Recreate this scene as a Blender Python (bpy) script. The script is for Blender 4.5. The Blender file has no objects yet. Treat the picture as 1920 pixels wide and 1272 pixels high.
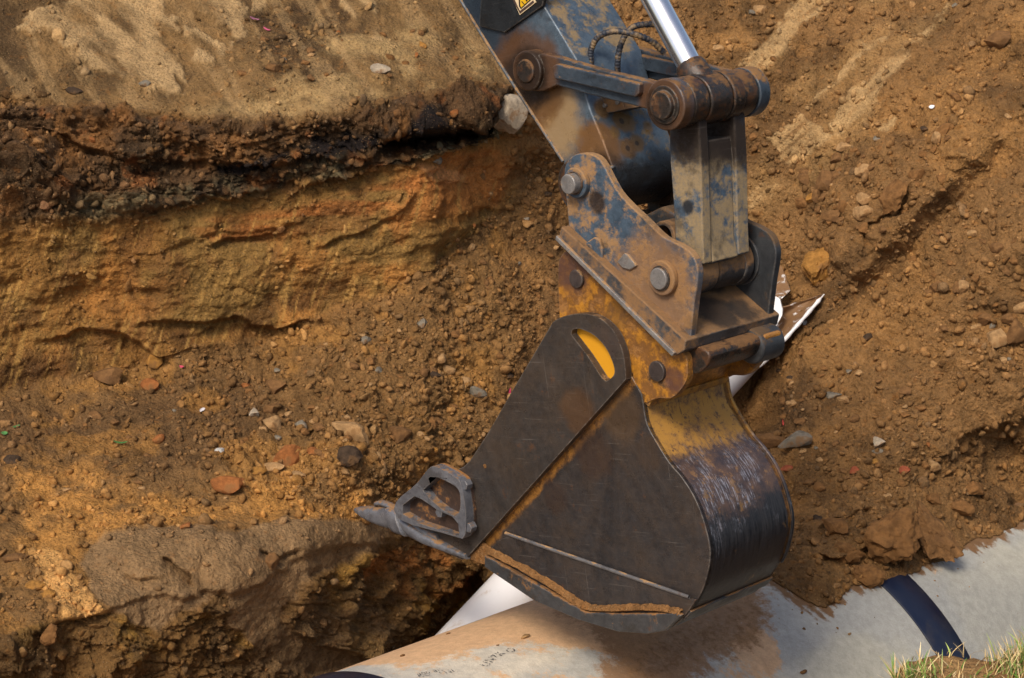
import bpy, bmesh, math, random
import numpy as np
from mathutils import Vector, Matrix, geometry
random.seed(7); RNG = np.random.default_rng(11)
S = bpy.context.scene; COL = S.collection
R_ = math.radians

# ------------------------------------------------------------ camera, light, exposure
PITCH, HC, LENS = R_(25), 3.7, 70.0
cd = bpy.data.cameras.new('camera'); cam = bpy.data.objects.new('camera', cd); COL.objects.link(cam)
cam.location = (0, 0, HC); cam.rotation_euler = (R_(65), 0, 0)
cd.lens = LENS; cd.sensor_width = 36; cd.clip_start = .1; cd.clip_end = 500
cd.dof.use_dof = True; cd.dof.focus_distance = 6.9; cd.dof.aperture_fstop = 11
S.camera = cam
SUN_EL, SUN_AZ = 56, -32          # azimuth measured from +x (image right) towards the hill
w = bpy.data.worlds.new('World'); S.world = w; w.use_nodes = True
nt = w.node_tree; bg = nt.nodes['Background']; sky = nt.nodes.new('ShaderNodeTexSky')
sky.sky_type = 'NISHITA'; sky.sun_disc = False; sky.air_density = 1.0; sky.dust_density = 4.0; sky.ozone_density = .6
nt.links.new(sky.outputs[0], bg.inputs[0]); bg.inputs[1].default_value = .125
sd = bpy.data.lights.new('sun', 'SUN'); sun = bpy.data.objects.new('sun', sd); COL.objects.link(sun)
sd.energy = 2.35; sd.angle = R_(17); sd.color = (1, .93, .82)
LD = Vector((-.42, -.70, 1.12)).normalized()      # from the scene to the sun: left, a little behind the camera, high
sun.rotation_euler = LD.to_track_quat('Z', 'Y').to_euler()
sky.sun_elevation = math.asin(LD.z); sky.sun_rotation = math.atan2(LD.x, LD.y)
S.view_settings.view_transform = 'Standard'; S.view_settings.look = 'None'
S.view_settings.exposure = .24; S.view_settings.gamma = 1
S.render.engine = 'CYCLES'; S.cycles.use_denoising = True; S.cycles.max_bounces = 5

# ------------------------------------------------------------ geometry of the view (used to survey the place)
f = LENS / 36 * 1920
R = np.array([1., 0, 0]); U = np.array([0, math.sin(PITCH), math.cos(PITCH)]); F = np.array([0, math.cos(PITCH), -math.sin(PITCH)])
C0 = np.array([0, 0, HC])
def ray(u, v):
    u = np.asarray(u, float); v = np.asarray(v, float)
    return R * ((u - 960) / f)[..., None] + U * ((636 - v) / f)[..., None] + F
def pj(P):
    q = np.asarray(P) - C0; d = q @ F
    return 960 + f * (q @ R) / d, 636 - f * (q @ U) / d
elc = np.array([4020 / f, 1040 / f, 1.]); elc /= np.linalg.norm(elc)
EL = R * elc[0] + U * elc[1] + F * elc[2]         # lateral axis of the digger (away, to the right)
A0 = C0 + ray(1150, 800) * 6.7
EY = U - EL * (U @ EL); EY /= np.linalg.norm(EY)
EX = np.cross(EY, -EL)
MROT = np.stack([EX, EY, -EL], 1)                 # local -> world
def wpt(u, v, w=0.):                              # a point in the side plane w metres in from the near side plate
    r = ray(u, v); return C0 + r * (((A0 - C0) @ EL + w) / (r @ EL))
def L(u, v, w=0.):
    p = (wpt(u, v, w) - A0) @ MROT; return Vector((p[0], p[1], -w))

# ------------------------------------------------------------ object helpers
def link(o, parent=None):
    COL.objects.link(o)
    if parent: o.parent = parent
    return o
def obj(name, me, mat=None, parent=None):
    o = bpy.data.objects.new(name, me)
    if mat: me.materials.append(mat)
    return link(o, parent)
def tag(o, label=None, cat=None, group=None, kind=None):
    if label: o['label'] = label
    if cat: o['category'] = cat
    if group: o['group'] = group
    if kind: o['kind'] = kind
    return o
def smooth(me, ang=35):
    me.shade_smooth()
    try: me.set_sharp_from_angle(angle=R_(ang))
    except Exception: pass
def bevel(o, wd=.003, seg=2, ang=30):
    m = o.modifiers.new('bevel', 'BEVEL'); m.width = wd; m.segments = seg; m.limit_method = 'ANGLE'; m.angle_limit = R_(ang)
    m.harden_normals = True; m.use_clamp_overlap = True
    return o
def mesh_np(name, V, Fc, smoothed=True):
    me = bpy.data.meshes.new(name); V = np.ascontiguousarray(V, np.float32); Fc = np.ascontiguousarray(Fc, np.int32)
    n = Fc.shape[1]
    me.vertices.add(len(V)); me.vertices.foreach_set('co', V.ravel())
    me.loops.add(Fc.size); me.loops.foreach_set('vertex_index', Fc.ravel())
    me.polygons.add(len(Fc)); me.polygons.foreach_set('loop_start', np.arange(0, Fc.size, n, dtype=np.int32))
    me.polygons.foreach_set('loop_total', np.full(len(Fc), n, np.int32))
    me.update(calc_edges=True)
    if smoothed: me.shade_smooth()
    return me
def set_col(me, name, col):
    a = me.color_attributes.new(name, 'FLOAT_COLOR', 'POINT')
    c = np.ones((len(col), 4), np.float32); c[:, :col.shape[1]] = col; a.data.foreach_set('color', c.ravel())
def spline(pts, n=8, closed=False):               # Catmull-Rom through pixel points
    P = [np.array(p, float) for p in pts]; out = []
    m = len(P)
    rng = range(m if closed else m - 1)
    for i in rng:
        g = (lambda k: P[k % m]) if closed else (lambda k: P[min(max(k, 0), m - 1)])
        a, b, c, d = g(i - 1), g(i), g(i + 1), g(i + 2)
        for t in np.linspace(0, 1, n, endpoint=False):
            out.append(.5 * (2 * b + (c - a) * t + (2 * a - 5 * b + 4 * c - d) * t * t + (3 * b - a - 3 * c + d) * t ** 3))
    if not closed: out.append(P[-1])
    return out
def prism_bm(bm, outline, w0, w1, holes=(), ref=None):
    ref = w0 if ref is None else ref
    loops = []
    for k, pl in enumerate([outline] + list(holes)):
        q = []
        for p in pl:
            a = p if isinstance(p, Vector) else L(p[0], p[1], ref)
            q.append((a.x, a.y))
        area = sum(q[i][0] * q[(i + 1) % len(q)][1] - q[(i + 1) % len(q)][0] * q[i][1] for i in range(len(q)))
        if (area > 0) != (k == 0): q.reverse()
        loops.append(q)
    fr = [[bm.verts.new((x, y, -w0)) for x, y in q] for q in loops]
    bk = [[bm.verts.new((x, y, -w1)) for x, y in q] for q in loops]
    FV = [v for l in fr for v in l]; BV = [v for l in bk for v in l]
    if len(loops) == 1:
        try: bm.faces.new(FV); bm.faces.new(BV[::-1])
        except ValueError: pass
    else:
        for t in geometry.tessellate_polygon([[Vector((x, y, 0)) for x, y in q] for q in loops]):
            try: bm.faces.new([FV[i] for i in t]); bm.faces.new([BV[i] for i in t][::-1])
            except ValueError: pass
    for a, b in zip(fr, bk):
        for i in range(len(a)):
            j = (i + 1) % len(a)
            bm.faces.new((a[j], a[i], b[i], b[j]))
def finish(bm, name, mat, parent, bev=.004, ang=32, seg=2):
    bmesh.ops.recalc_face_normals(bm, faces=bm.faces)
    me = bpy.data.meshes.new(name); bm.to_mesh(me); bm.free(); smooth(me, ang)
    o = obj(name, me, mat, parent)
    if bev: bevel(o, bev, seg)
    return o
def prism(name, outline, w0, w1, mat, parent, bev=.004, holes=(), ref=None):
    bm = bmesh.new(); prism_bm(bm, outline, w0, w1, holes, ref)
    return finish(bm, name, mat, parent, bev)
def cyl_bm(bm, c, r, w0, w1, n=48, r1=None, hole=0):
    """c: local (x,y); axis along the lateral direction"""
    r1 = r if r1 is None else r1
    rings = [[bm.verts.new((c[0] + rr * math.cos(2 * math.pi * i / n), c[1] + rr * math.sin(2 * math.pi * i / n), -ww)) for i in range(n)] for ww, rr in ((w0, r), (w1, r1))]
    for i in range(n):
        j = (i + 1) % n; bm.faces.new((rings[0][i], rings[0][j], rings[1][j], rings[1][i]))
    if hole:
        inn = [[bm.verts.new((c[0] + hole * math.cos(2 * math.pi * i / n), c[1] + hole * math.sin(2 * math.pi * i / n), -ww)) for i in range(n)] for ww in (w0, w1)]
        for i in range(n):
            j = (i + 1) % n
            bm.faces.new((inn[0][j], inn[0][i], inn[1][i], inn[1][j]))
            bm.faces.new((rings[0][j], rings[0][i], inn[0][i], inn[0][j])); bm.faces.new((rings[1][i], rings[1][j], inn[1][j], inn[1][i]))
    else:
        bm.faces.new(rings[0][::-1]); bm.faces.new(rings[1])
def cyl(name, u, v, ref, r, w0, w1, mat, parent, bev=.004, n=48, r1=None, hole=0):
    p = L(u, v, ref); bm = bmesh.new(); cyl_bm(bm, (p.x, p.y), r, w0, w1, n, r1, hole)
    return finish(bm, name, mat, parent, bev)
def tube_np(pts, rad, n=12, caps=True):
    P = np.array([tuple(p) for p in pts], float); m = len(P); rad = np.broadcast_to(np.asarray(rad, float), (m,))
    T = np.gradient(P, axis=0); T /= np.linalg.norm(T, axis=1)[:, None]
    a = np.array([0, 0, 1.]) if abs(T[0, 2]) < .9 else np.array([1., 0, 0])
    N = np.zeros_like(P); N[0] = np.cross(T[0], a); N[0] /= np.linalg.norm(N[0])
    for i in range(1, m):
        N[i] = N[i - 1] - T[i] * (N[i - 1] @ T[i]); N[i] /= np.linalg.norm(N[i])
    B = np.cross(T, N); th = np.linspace(0, 2 * math.pi, n, endpoint=False)
    V = P[:, None] + rad[:, None, None] * (np.cos(th)[None, :, None] * N[:, None] + np.sin(th)[None, :, None] * B[:, None])
    V = V.reshape(-1, 3); i, j = np.meshgrid(np.arange(m - 1), np.arange(n), indexing='ij')
    Fq = np.stack([i * n + j, i * n + (j + 1) % n, (i + 1) * n + (j + 1) % n, (i + 1) * n + j], -1).reshape(-1, 4)
    return V, Fq
def tube(name, pts, rad, mat, parent, n=12):
    V, Fq = tube_np(pts, rad, n); me = mesh_np(name, V, Fq); return obj(name, me, mat, parent)
def loft(name, secs, mat, parent, n=20, e=2.6, bev=0):
    """secs: (centre Vector, up half size, lateral half size, up Vector); superelliptic sections joined along the list"""
    bm = bmesh.new(); rings = []
    for c, hu, hw, up in secs:
        ring = []
        for i in range(n):
            t = 2 * math.pi * i / n; cs, sn = math.cos(t), math.sin(t)
            x = math.copysign(abs(cs) ** (2 / e), cs) * hw; y = math.copysign(abs(sn) ** (2 / e), sn) * hu
            ring.append(bm.verts.new(c + up * y + Vector((0, 0, 1)) * x))
        rings.append(ring)
    for a, b in zip(rings, rings[1:]):
        for i in range(n):
            j = (i + 1) % n; bm.faces.new((a[i], a[j], b[j], b[i]))
    bm.faces.new(rings[0][::-1]); bm.faces.new(rings[-1])
    return finish(bm, name, mat, parent, bev, 40)

# ------------------------------------------------------------ numpy noise
def _hash(ix, iy, iz, s=0):
    h = (ix.astype(np.int64) * 374761393 + iy.astype(np.int64) * 668265263 + iz.astype(np.int64) * 2147483647 + s * 1274126177) & 0xffffffff
    h = ((h ^ (h >> 13)) * 1274126177) & 0xffffffff
    return ((h ^ (h >> 16)) & 0xffff) / 65535.
def vnoise(P, s=0):
    i = np.floor(P).astype(np.int64); fr = P - i; fr = fr * fr * fr * (fr * (fr * 6 - 15) + 10)
    o = 0
    for dx in (0, 1):
        for dy in (0, 1):
            for dz in (0, 1):
                wt = (fr[..., 0] if dx else 1 - fr[..., 0]) * (fr[..., 1] if dy else 1 - fr[..., 1]) * (fr[..., 2] if dz else 1 - fr[..., 2])
                o = o + wt * _hash(i[..., 0] + dx, i[..., 1] + dy, i[..., 2] + dz, s)
    return o * 2 - 1
ROTM = np.array([[.8, .36, -.48], [-.6, .48, -.64], [0, .8, .6]])
def fbm(P, oct=4, s=0, gain=.5):
    a, o, t = 1., 0, 0
    for k in range(oct):
        o = o + a * vnoise(P, s + k); t += a; a *= gain; P = (P @ ROTM.T) * 2.03 + 5.1
    return o / t
def ridged(P, oct=4, s=0):
    a, o, t = 1., 0, 0
    for k in range(oct):
        o = o + a * (1 - np.abs(vnoise(P, s + k)) * 2); t += a; a *= .5; P = (P @ ROTM.T) * 2.03 + 3.7
    return o / t
def worley(x, y, s=0):                             # F1, F2, cell value in 2D
    ix, iy = np.floor(x).astype(np.int64), np.floor(y).astype(np.int64)
    f1 = np.full(x.shape, 9.); f2 = f1.copy(); cv = np.zeros(x.shape)
    for dx in (-1, 0, 1):
        for dy in (-1, 0, 1):
            cx, cy = ix + dx, iy + dy
            px = cx + _hash(cx, cy, cx * 0 + 3, s); py = cy + _hash(cx, cy, cx * 0 + 7, s)
            d = np.hypot(px - x, py - y); val = _hash(cx, cy, cx * 0 + 11, s)
            nw = d < f1; f2 = np.where(nw, f1, np.minimum(f2, d)); cv = np.where(nw, val, cv); f1 = np.where(nw, d, f1)
    return f1, f2, cv
def facets(x, y, s=0, tilt=1.3):                   # broken, tilted flat faces
    ix, iy = np.floor(x).astype(np.int64), np.floor(y).astype(np.int64); f1 = np.full(x.shape, 9.); h = np.zeros(x.shape)
    for dx in (-1, 0, 1):
        for dy in (-1, 0, 1):
            cx, cy = ix + dx, iy + dy; z = cx * 0
            px = cx + _hash(cx, cy, z + 3, s); py = cy + _hash(cx, cy, z + 7, s); d = np.hypot(px - x, py - y)
            hh = _hash(cx, cy, z + 11, s) - .5 + tilt * ((_hash(cx, cy, z + 13, s) - .5) * (x - px) + (_hash(cx, cy, z + 17, s) - .5) * (y - py))
            h = np.where(d < f1, hh, h); f1 = np.minimum(f1, d)
    return h
def sst(a, b, x):
    t = np.clip((x - a) / (b - a), 0, 1); return t * t * (3 - 2 * t)
def sdpoly(u, v, poly):                           # signed distance, > 0 inside
    d = np.full(u.shape, 1e9); ins = np.zeros(u.shape, bool); n = len(poly)
    for i in range(n):
        (ax, ay), (bx, by) = poly[i], poly[(i + 1) % n]
        ex, ey = bx - ax, by - ay; t = np.clip(((u - ax) * ex + (v - ay) * ey) / (ex * ex + ey * ey + 1e-9), 0, 1)
        d = np.minimum(d, np.hypot(u - ax - t * ex, v - ay - t * ey))
        if ay != by: ins ^= ((ay > v) != (by > v)) & (u < (bx - ax) * (v - ay) / (by - ay) + ax)
    return np.where(ins, d, -d)
def sdline(u, v, line):                           # distance, side (>0 below / right of travel), param
    d = np.full(u.shape, 1e9); sg = np.zeros(u.shape); tt = np.zeros(u.shape); n = len(line) - 1
    for i in range(n):
        (ax, ay), (bx, by) = line[i], line[i + 1]
        ex, ey = bx - ax, by - ay; t = np.clip(((u - ax) * ex + (v - ay) * ey) / (ex * ex + ey * ey), 0, 1)
        dd = np.hypot(u - ax - t * ex, v - ay - t * ey); m = dd < d
        d = np.where(m, dd, d); sg = np.where(m, ex * (v - ay) - ey * (u - ax), sg); tt = np.where(m, (i + t) / n, tt)
    return d, np.sign(sg), tt
def lin(c):
    c = np.asarray(c, float) / 255; return np.where(c <= .04045, c / 12.92, ((c + .055) / 1.055) ** 2.4)

# ------------------------------------------------------------ material node helper
class NB:
    def __init__(s, name):
        s.m = bpy.data.materials.new(name); s.m.use_nodes = True; s.t = s.m.node_tree; s.n = s.t.nodes; s.p = s.n['Principled BSDF']
    def new(s, ty, **kw):
        n = s.n.new(ty)
        for k, v in kw.items():
            if hasattr(n, k) and k not in ('Scale',): setattr(n, k, v)
        return n
    def put(s, sock, v):
        if isinstance(v, bpy.types.NodeSocket): s.t.links.new(v, sock)
        else:
            if isinstance(v, (tuple, list, np.ndarray)) and sock.type == 'RGBA' and len(v) == 3: v = (*v, 1)
            sock.default_value = v
    def co(s, kind='Object', scale=(1, 1, 1), rot=(0, 0, 0)):
        c = s.new('ShaderNodeTexCoord'); m = s.new('ShaderNodeMapping'); s.t.links.new(c.outputs[kind], m.inputs[0])
        m.inputs['Scale'].default_value = scale; m.inputs['Rotation'].default_value = rot
        return m.outputs[0]
    def noise(s, vec, scale, detail=6, rough=.6, dist=0, out=0):
        n = s.new('ShaderNodeTexNoise'); s.t.links.new(vec, n.inputs['Vector'])
        n.inputs['Scale'].default_value = scale; n.inputs['Detail'].default_value = detail; n.inputs['Roughness'].default_value = rough; n.inputs['Distortion'].default_value = dist
        return n.outputs[out]
    def vor(s, vec, scale, feat='F1', out=0, rnd=1):
        n = s.new('ShaderNodeTexVoronoi'); n.feature = feat; s.t.links.new(vec, n.inputs['Vector']); n.inputs['Scale'].default_value = scale; n.inputs['Randomness'].default_value = rnd
        return n.outputs[out]
    def step(s, x, a, b, lo=0., hi=1.):
        m = s.new('ShaderNodeMapRange'); m.interpolation_type = 'SMOOTHSTEP'
        s.put(m.inputs[0], x); m.inputs[1].default_value = a; m.inputs[2].default_value = b; m.inputs[3].default_value = lo; m.inputs[4].default_value = hi
        return m.outputs[0]
    def math(s, op, a, b=0., c=0., clamp=False):
        m = s.new('ShaderNodeMath'); m.operation = op; m.use_clamp = clamp; s.put(m.inputs[0], a); s.put(m.inputs[1], b); s.put(m.inputs[2], c); return m.outputs[0]
    def mix(s, fac, a, b, mode='MIX'):
        m = s.new('ShaderNodeMix'); m.data_type = 'RGBA'; m.blend_type = mode; s.put(m.inputs[0], fac); s.put(m.inputs[6], a); s.put(m.inputs[7], b); return m.outputs[2]
    def mixf(s, fac, a, b):
        m = s.new('ShaderNodeMix'); m.data_type = 'FLOAT'; s.put(m.inputs[0], fac); s.put(m.inputs[2], a); s.put(m.inputs[3], b); return m.outputs[0]
    def dist(s, vec, p):
        m = s.new('ShaderNodeVectorMath'); m.operation = 'DISTANCE'; s.t.links.new(vec, m.inputs[0]); m.inputs[1].default_value = p; return m.outputs['Value']
    def dot(s, vec, p):
        m = s.new('ShaderNodeVectorMath'); m.operation = 'DOT_PRODUCT'; s.t.links.new(vec, m.inputs[0]); m.inputs[1].default_value = p; return m.outputs['Value']
    def attr(s, name):
        a = s.new('ShaderNodeAttribute'); a.attribute_name = name; return a.outputs['Color']
    def bump(s, h, strength=.4, dist=.01, normal=None):
        b = s.new('ShaderNodeBump'); b.inputs['Strength'].default_value = strength; b.inputs['Distance'].default_value = dist; s.put(b.inputs['Height'], h)
        if normal is not None: s.t.links.new(normal, b.inputs['Normal'])
        return b.outputs[0]
    def done(s, col, rough=.8, metal=0., normal=None, spec=.5):
        s.put(s.p.inputs['Base Color'], col); s.put(s.p.inputs['Roughness'], rough); s.put(s.p.inputs['Metallic'], metal); s.p.inputs['Specular IOR Level'].default_value = spec
        if normal is not None: s.t.links.new(normal, s.p.inputs['Normal'])
        return s.m

DUST = lin((178, 138, 92)); SOIL = lin((120, 84, 48)); GREASE = np.array([.022, .012, .007]); RUST = np.array([.11, .045, .016])
def soil_mat(name, colattr='col', grain=1.0, base=None):
    b = NB(name); c = b.co('Object')
    col = b.attr(colattr) if base is None else base
    n1 = b.noise(c, 9, 8, .65); n2 = b.noise(c, 55, 8, .7); n3 = b.noise(c, 260, 4, .7)
    k = b.math('ADD', b.step(n1, .3, .7, .78, 1.18), b.step(n2, .3, .72, -.22, .24))
    k = b.math('ADD', k, b.step(n3, .3, .7, -.12, .14))
    cc = b.new('ShaderNodeCombineColor'); b.put(cc.inputs[0], k); b.put(cc.inputs[1], k); b.put(cc.inputs[2], k)
    out = b.mix(1., col, cc.outputs[0], 'MULTIPLY')
    # warm / ochre shifts and pale and dark grains
    out = b.mix(b.step(b.noise(c, 22, 5, .6), .56, .74, 0, .45), out, b.mix(.55, out, lin((168, 104, 38))))
    vg = b.vor(c, 150, out=1); sep = b.new('ShaderNodeSeparateColor'); b.t.links.new(vg, sep.inputs[0])
    d = b.vor(c, 150)
    grainm = b.math('MULTIPLY', b.step(sep.outputs[0], .9, .93), b.step(d, .5, .3))
    out = b.mix(b.math('MULTIPLY', grainm, .4), out, lin((184, 150, 108)))
    dk = b.math('MULTIPLY', b.step(sep.outputs[1], .9, .93), b.step(d, .5, .3))
    out = b.mix(b.math('MULTIPLY', dk, .45), out, lin((52, 40, 28)))
    h = b.math('ADD', b.math('MULTIPLY', n2, .9), b.math('MULTIPLY', n3, .35))
    h = b.math('ADD', h, b.math('MULTIPLY', b.math('MAXIMUM', grainm, dk), .25))
    h2 = b.math('SUBTRACT', h, b.math('MULTIPLY', b.vor(c, 70), .45))
    return b.done(out, .95, 0, b.bump(h2, .85 * grain, .026), .15)

def metal_mat(name, paint, dustc=.5, rustc=.35, bare=.0, spots=(), seam=None, rough=.5, dscale=6, stretch=(1, 1, 1), scratch=.5, dcol=DUST, mott=(.72, 1.3), baredark=(.045, .046, .05), chips=.0, grease=(), edge=.7, oily=.55, film=0.):
    """worn steel: paint, chips down to bare steel, rust, caked dust, grease round the pins, scratches"""
    b = NB(name); c = b.co('Object', stretch)
    c0 = b.co('Object')
    out = b.mix(b.noise(c0, 3, 4, .5), tuple(np.array(paint) * .75), tuple(np.array(paint) * 1.25))
    rg = rough
    big = b.math('ADD', b.math('MULTIPLY', b.noise(c, 4.3, 8, .66), .7), b.math('MULTIPLY', b.noise(c, 23, 7, .7), .3))
    if bare:
        mb = b.step(big, .62 - bare * .3, .70 - bare * .3)
        out = b.mix(mb, out, baredark)
    else: mb = 0.
    if seam:                                       # paint survives only along a sheltered line
        (p0, nx, ny, wd) = seam
        dd = b.math('ABSOLUTE', b.math('SUBTRACT', b.dot(c0, (nx, ny, 0)), p0[0] * nx + p0[1] * ny))
        dd = b.math('ADD', dd, b.math('MULTIPLY', b.math('SUBTRACT', b.noise(c0, 14, 7, .7), .5), wd * 1.6))
        ms = b.step(dd, wd * .55, wd * 1.15)
        out = b.mix(b.math('MULTIPLY', ms, 1.), b.mix(b.step(b.noise(c0, 30, 8, .75), .45, .62), lin((144, 100, 46)), lin((84, 56, 34))), out)
    n2 = b.noise(c, 11, 12, .74, .1)
    out = b.mix(1., out, b.mix(b.step(b.noise(c0, 19, 10, .78), .34, .66), (.72, .70, .70), (1.3, 1.26, 1.22)), 'MULTIPLY')
    if rustc:
        mr = b.step(n2, .66 - rustc * .25, .74 - rustc * .2)
        out = b.mix(b.math('MULTIPLY', mr, .75), out, b.mix(b.noise(c0, 40, 5, .7), tuple(RUST * .55), tuple(RUST * 1.5)))
    if chips:
        ch = b.step(b.noise(c0, 38, 6, .65), .60 - chips * .1, .63 - chips * .1)
        out = b.mix(b.math('MULTIPLY', ch, .8), out, (.07, .07, .075))
    md = 0.
    if dustc:
        nd = b.math('ADD', b.math('MULTIPLY', b.noise(c0, dscale, 12, .7), .72), b.math('MULTIPLY', b.noise(c0, dscale * 5.3, 8, .75), .28)); geo = b.new('ShaderNodeNewGeometry')
        upz = b.new('ShaderNodeSeparateXYZ'); b.t.links.new(geo.outputs['True Normal'], upz.inputs[0])
        nd2 = b.math('ADD', nd, b.math('MULTIPLY', upz.outputs[2], .16))
        md = b.step(nd2, .66 - dustc * .3, .73 - dustc * .26)
        dc = b.mix(b.noise(c0, 25, 6, .7), tuple(dcol * .62), tuple(dcol * 1.12))
        out = b.mix(b.math('MULTIPLY', md, b.step(b.noise(c0, 90, 4, .8), .25, .6, .55, .97)), out, dc)
    oil = b.step(b.math('ADD', b.math('MULTIPLY', b.noise(c0, 4.7, 5, .6), .7), b.math('MULTIPLY', b.noise(c0, 28, 8, .75), .3)), .53, .61)
    out = b.mix(b.math('MULTIPLY', oil, oily), out, (.020, .015, .011))
    for (p, r0, colr, amt) in spots:
        dd = b.math('ADD', b.dist(c0, p), b.math('MULTIPLY', b.math('SUBTRACT', b.noise(c0, 13, 7, .65), .5), r0 * .9))
        out = b.mix(b.math('MULTIPLY', b.step(dd, r0 * .62, r0 * 1.1, 1, 0), amt), out, colr)
    for (p, r0) in grease:
        dd = b.math('ADD', b.dist(c0, p), b.math('MULTIPLY', b.math('SUBTRACT', b.noise(c0, 16, 7, .65), .5), r0 * .8))
        out = b.mix(b.step(dd, r0 * 1.25, r0 * 1.75, .8, 0), out, lin((98, 64, 33)))
        out = b.mix(b.step(dd, r0 * .7, r0 * 1.2, .96, 0), out, tuple(GREASE * 1.2))
    if film:
        fm = b.math('ADD', b.math('MULTIPLY', b.noise(c0, 4.2, 9, .72), .6), b.math('MULTIPLY', b.noise(c0, 31, 9, .78), .4))
        out = b.mix(b.math('MULTIPLY', b.step(fm, .38, .66), film), out, lin((124, 98, 72)))
    bv = b.new('ShaderNodeBevel'); bv.samples = 4; bv.inputs['Radius'].default_value = .007
    ge = b.new('ShaderNodeNewGeometry'); vm = b.new('ShaderNodeVectorMath'); vm.operation = 'DOT_PRODUCT'; b.t.links.new(bv.outputs[0], vm.inputs[0]); b.t.links.new(ge.outputs['Normal'], vm.inputs[1])
    ew = b.math('MULTIPLY', b.step(vm.outputs['Value'], .995, .90), b.step(b.noise(c0, 34, 8, .72), .36, .6))
    out = b.mix(b.math('MULTIPLY', ew, edge), out, b.mix(b.noise(c0, 60, 4, .7), (.10, .09, .085), (.34, .29, .23)))
    sc = 0.
    if scratch:
        scm = b.step(b.noise(c0, 5.5, 4, .6), .38, .62, .15, 1)
        for (sx, sy, rt, th) in ((1.2, 60, .6, .68), (1, 90, -.9, .69), (70, 1.1, .25, .70), (2.5, 140, .95, .68), (2.0, 120, -.35, .69)):
            s1 = b.noise(b.co('Object', (sx, sy, 1), (0, 0, rt)), 2.2, 4, .6)
            k = b.math('MULTIPLY', b.step(s1, th - .03, th + .02), scratch * .30)
            k = b.math('MULTIPLY', k, scm); sc = k if sc == 0. else b.math('MAXIMUM', sc, k)
        out = b.mix(sc, out, (.34, .30, .26))
    if md == 0.: rr = b.step(n2, .3, .7, rg - .1, rg + .15)
    else: rr = b.mixf(md, b.step(n2, .3, .7, rg - .12, rg + .15), .95)
    h = b.math('ADD', b.math('MULTIPLY', b.noise(c0, 45, 9, .78), .9), b.math('MULTIPLY', b.noise(c0, 240, 3, .8), .15))
    if md != 0.: h = b.math('ADD', h, b.math('MULTIPLY', md, .5))
    h = b.math('SUBTRACT', h, b.math('MULTIPLY', sc, .2) if sc != 0. else 0.)
    h = b.math('ADD', h, b.math('MULTIPLY', b.noise(c0, 6, 3, .5), 1.6))
    return b.done(out, rr, 0.25 if not dustc or dustc < .4 else .1, b.bump(h, .35, .006), .5)

# ------------------------------------------------------------ the big pipe's axis (needed by the ground)
PR = .96; PQ = np.array([-.164, 5.85, -1.335])
PD = np.array([math.cos(R_(43.785)), math.sin(R_(43.785)), -.137]); PD /= np.linalg.norm(PD)
PN = np.array([PD[1], -PD[0], 0]); PN /= np.linalg.norm(PN); PT = np.cross(PN, PD); PT *= np.sign(PT[2])
def pipe_hit(u, v, rad=PR):                       # distance factor along the sight line, axial position, angle; nan where missed
    d = ray(u, v); o = C0 - PQ
    dp = d - (d @ PD)[..., None] * PD; op = o - (o @ PD) * PD
    a = (dp * dp).sum(-1); b = 2 * (dp @ op); c = op @ op - rad * rad; disc = b * b - 4 * a * c
    k = (-b - np.sqrt(np.where(disc > 0, disc, np.nan))) / 2 / a
    global PIPE_EXT
    PIPE_EXT = (-b - np.sqrt(np.maximum(disc, 0))) / 2 / a
    P = C0 + d * k[..., None]; q = P - PQ
    return k, q @ PD, np.arctan2(q @ PN, q @ PT), P

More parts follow.
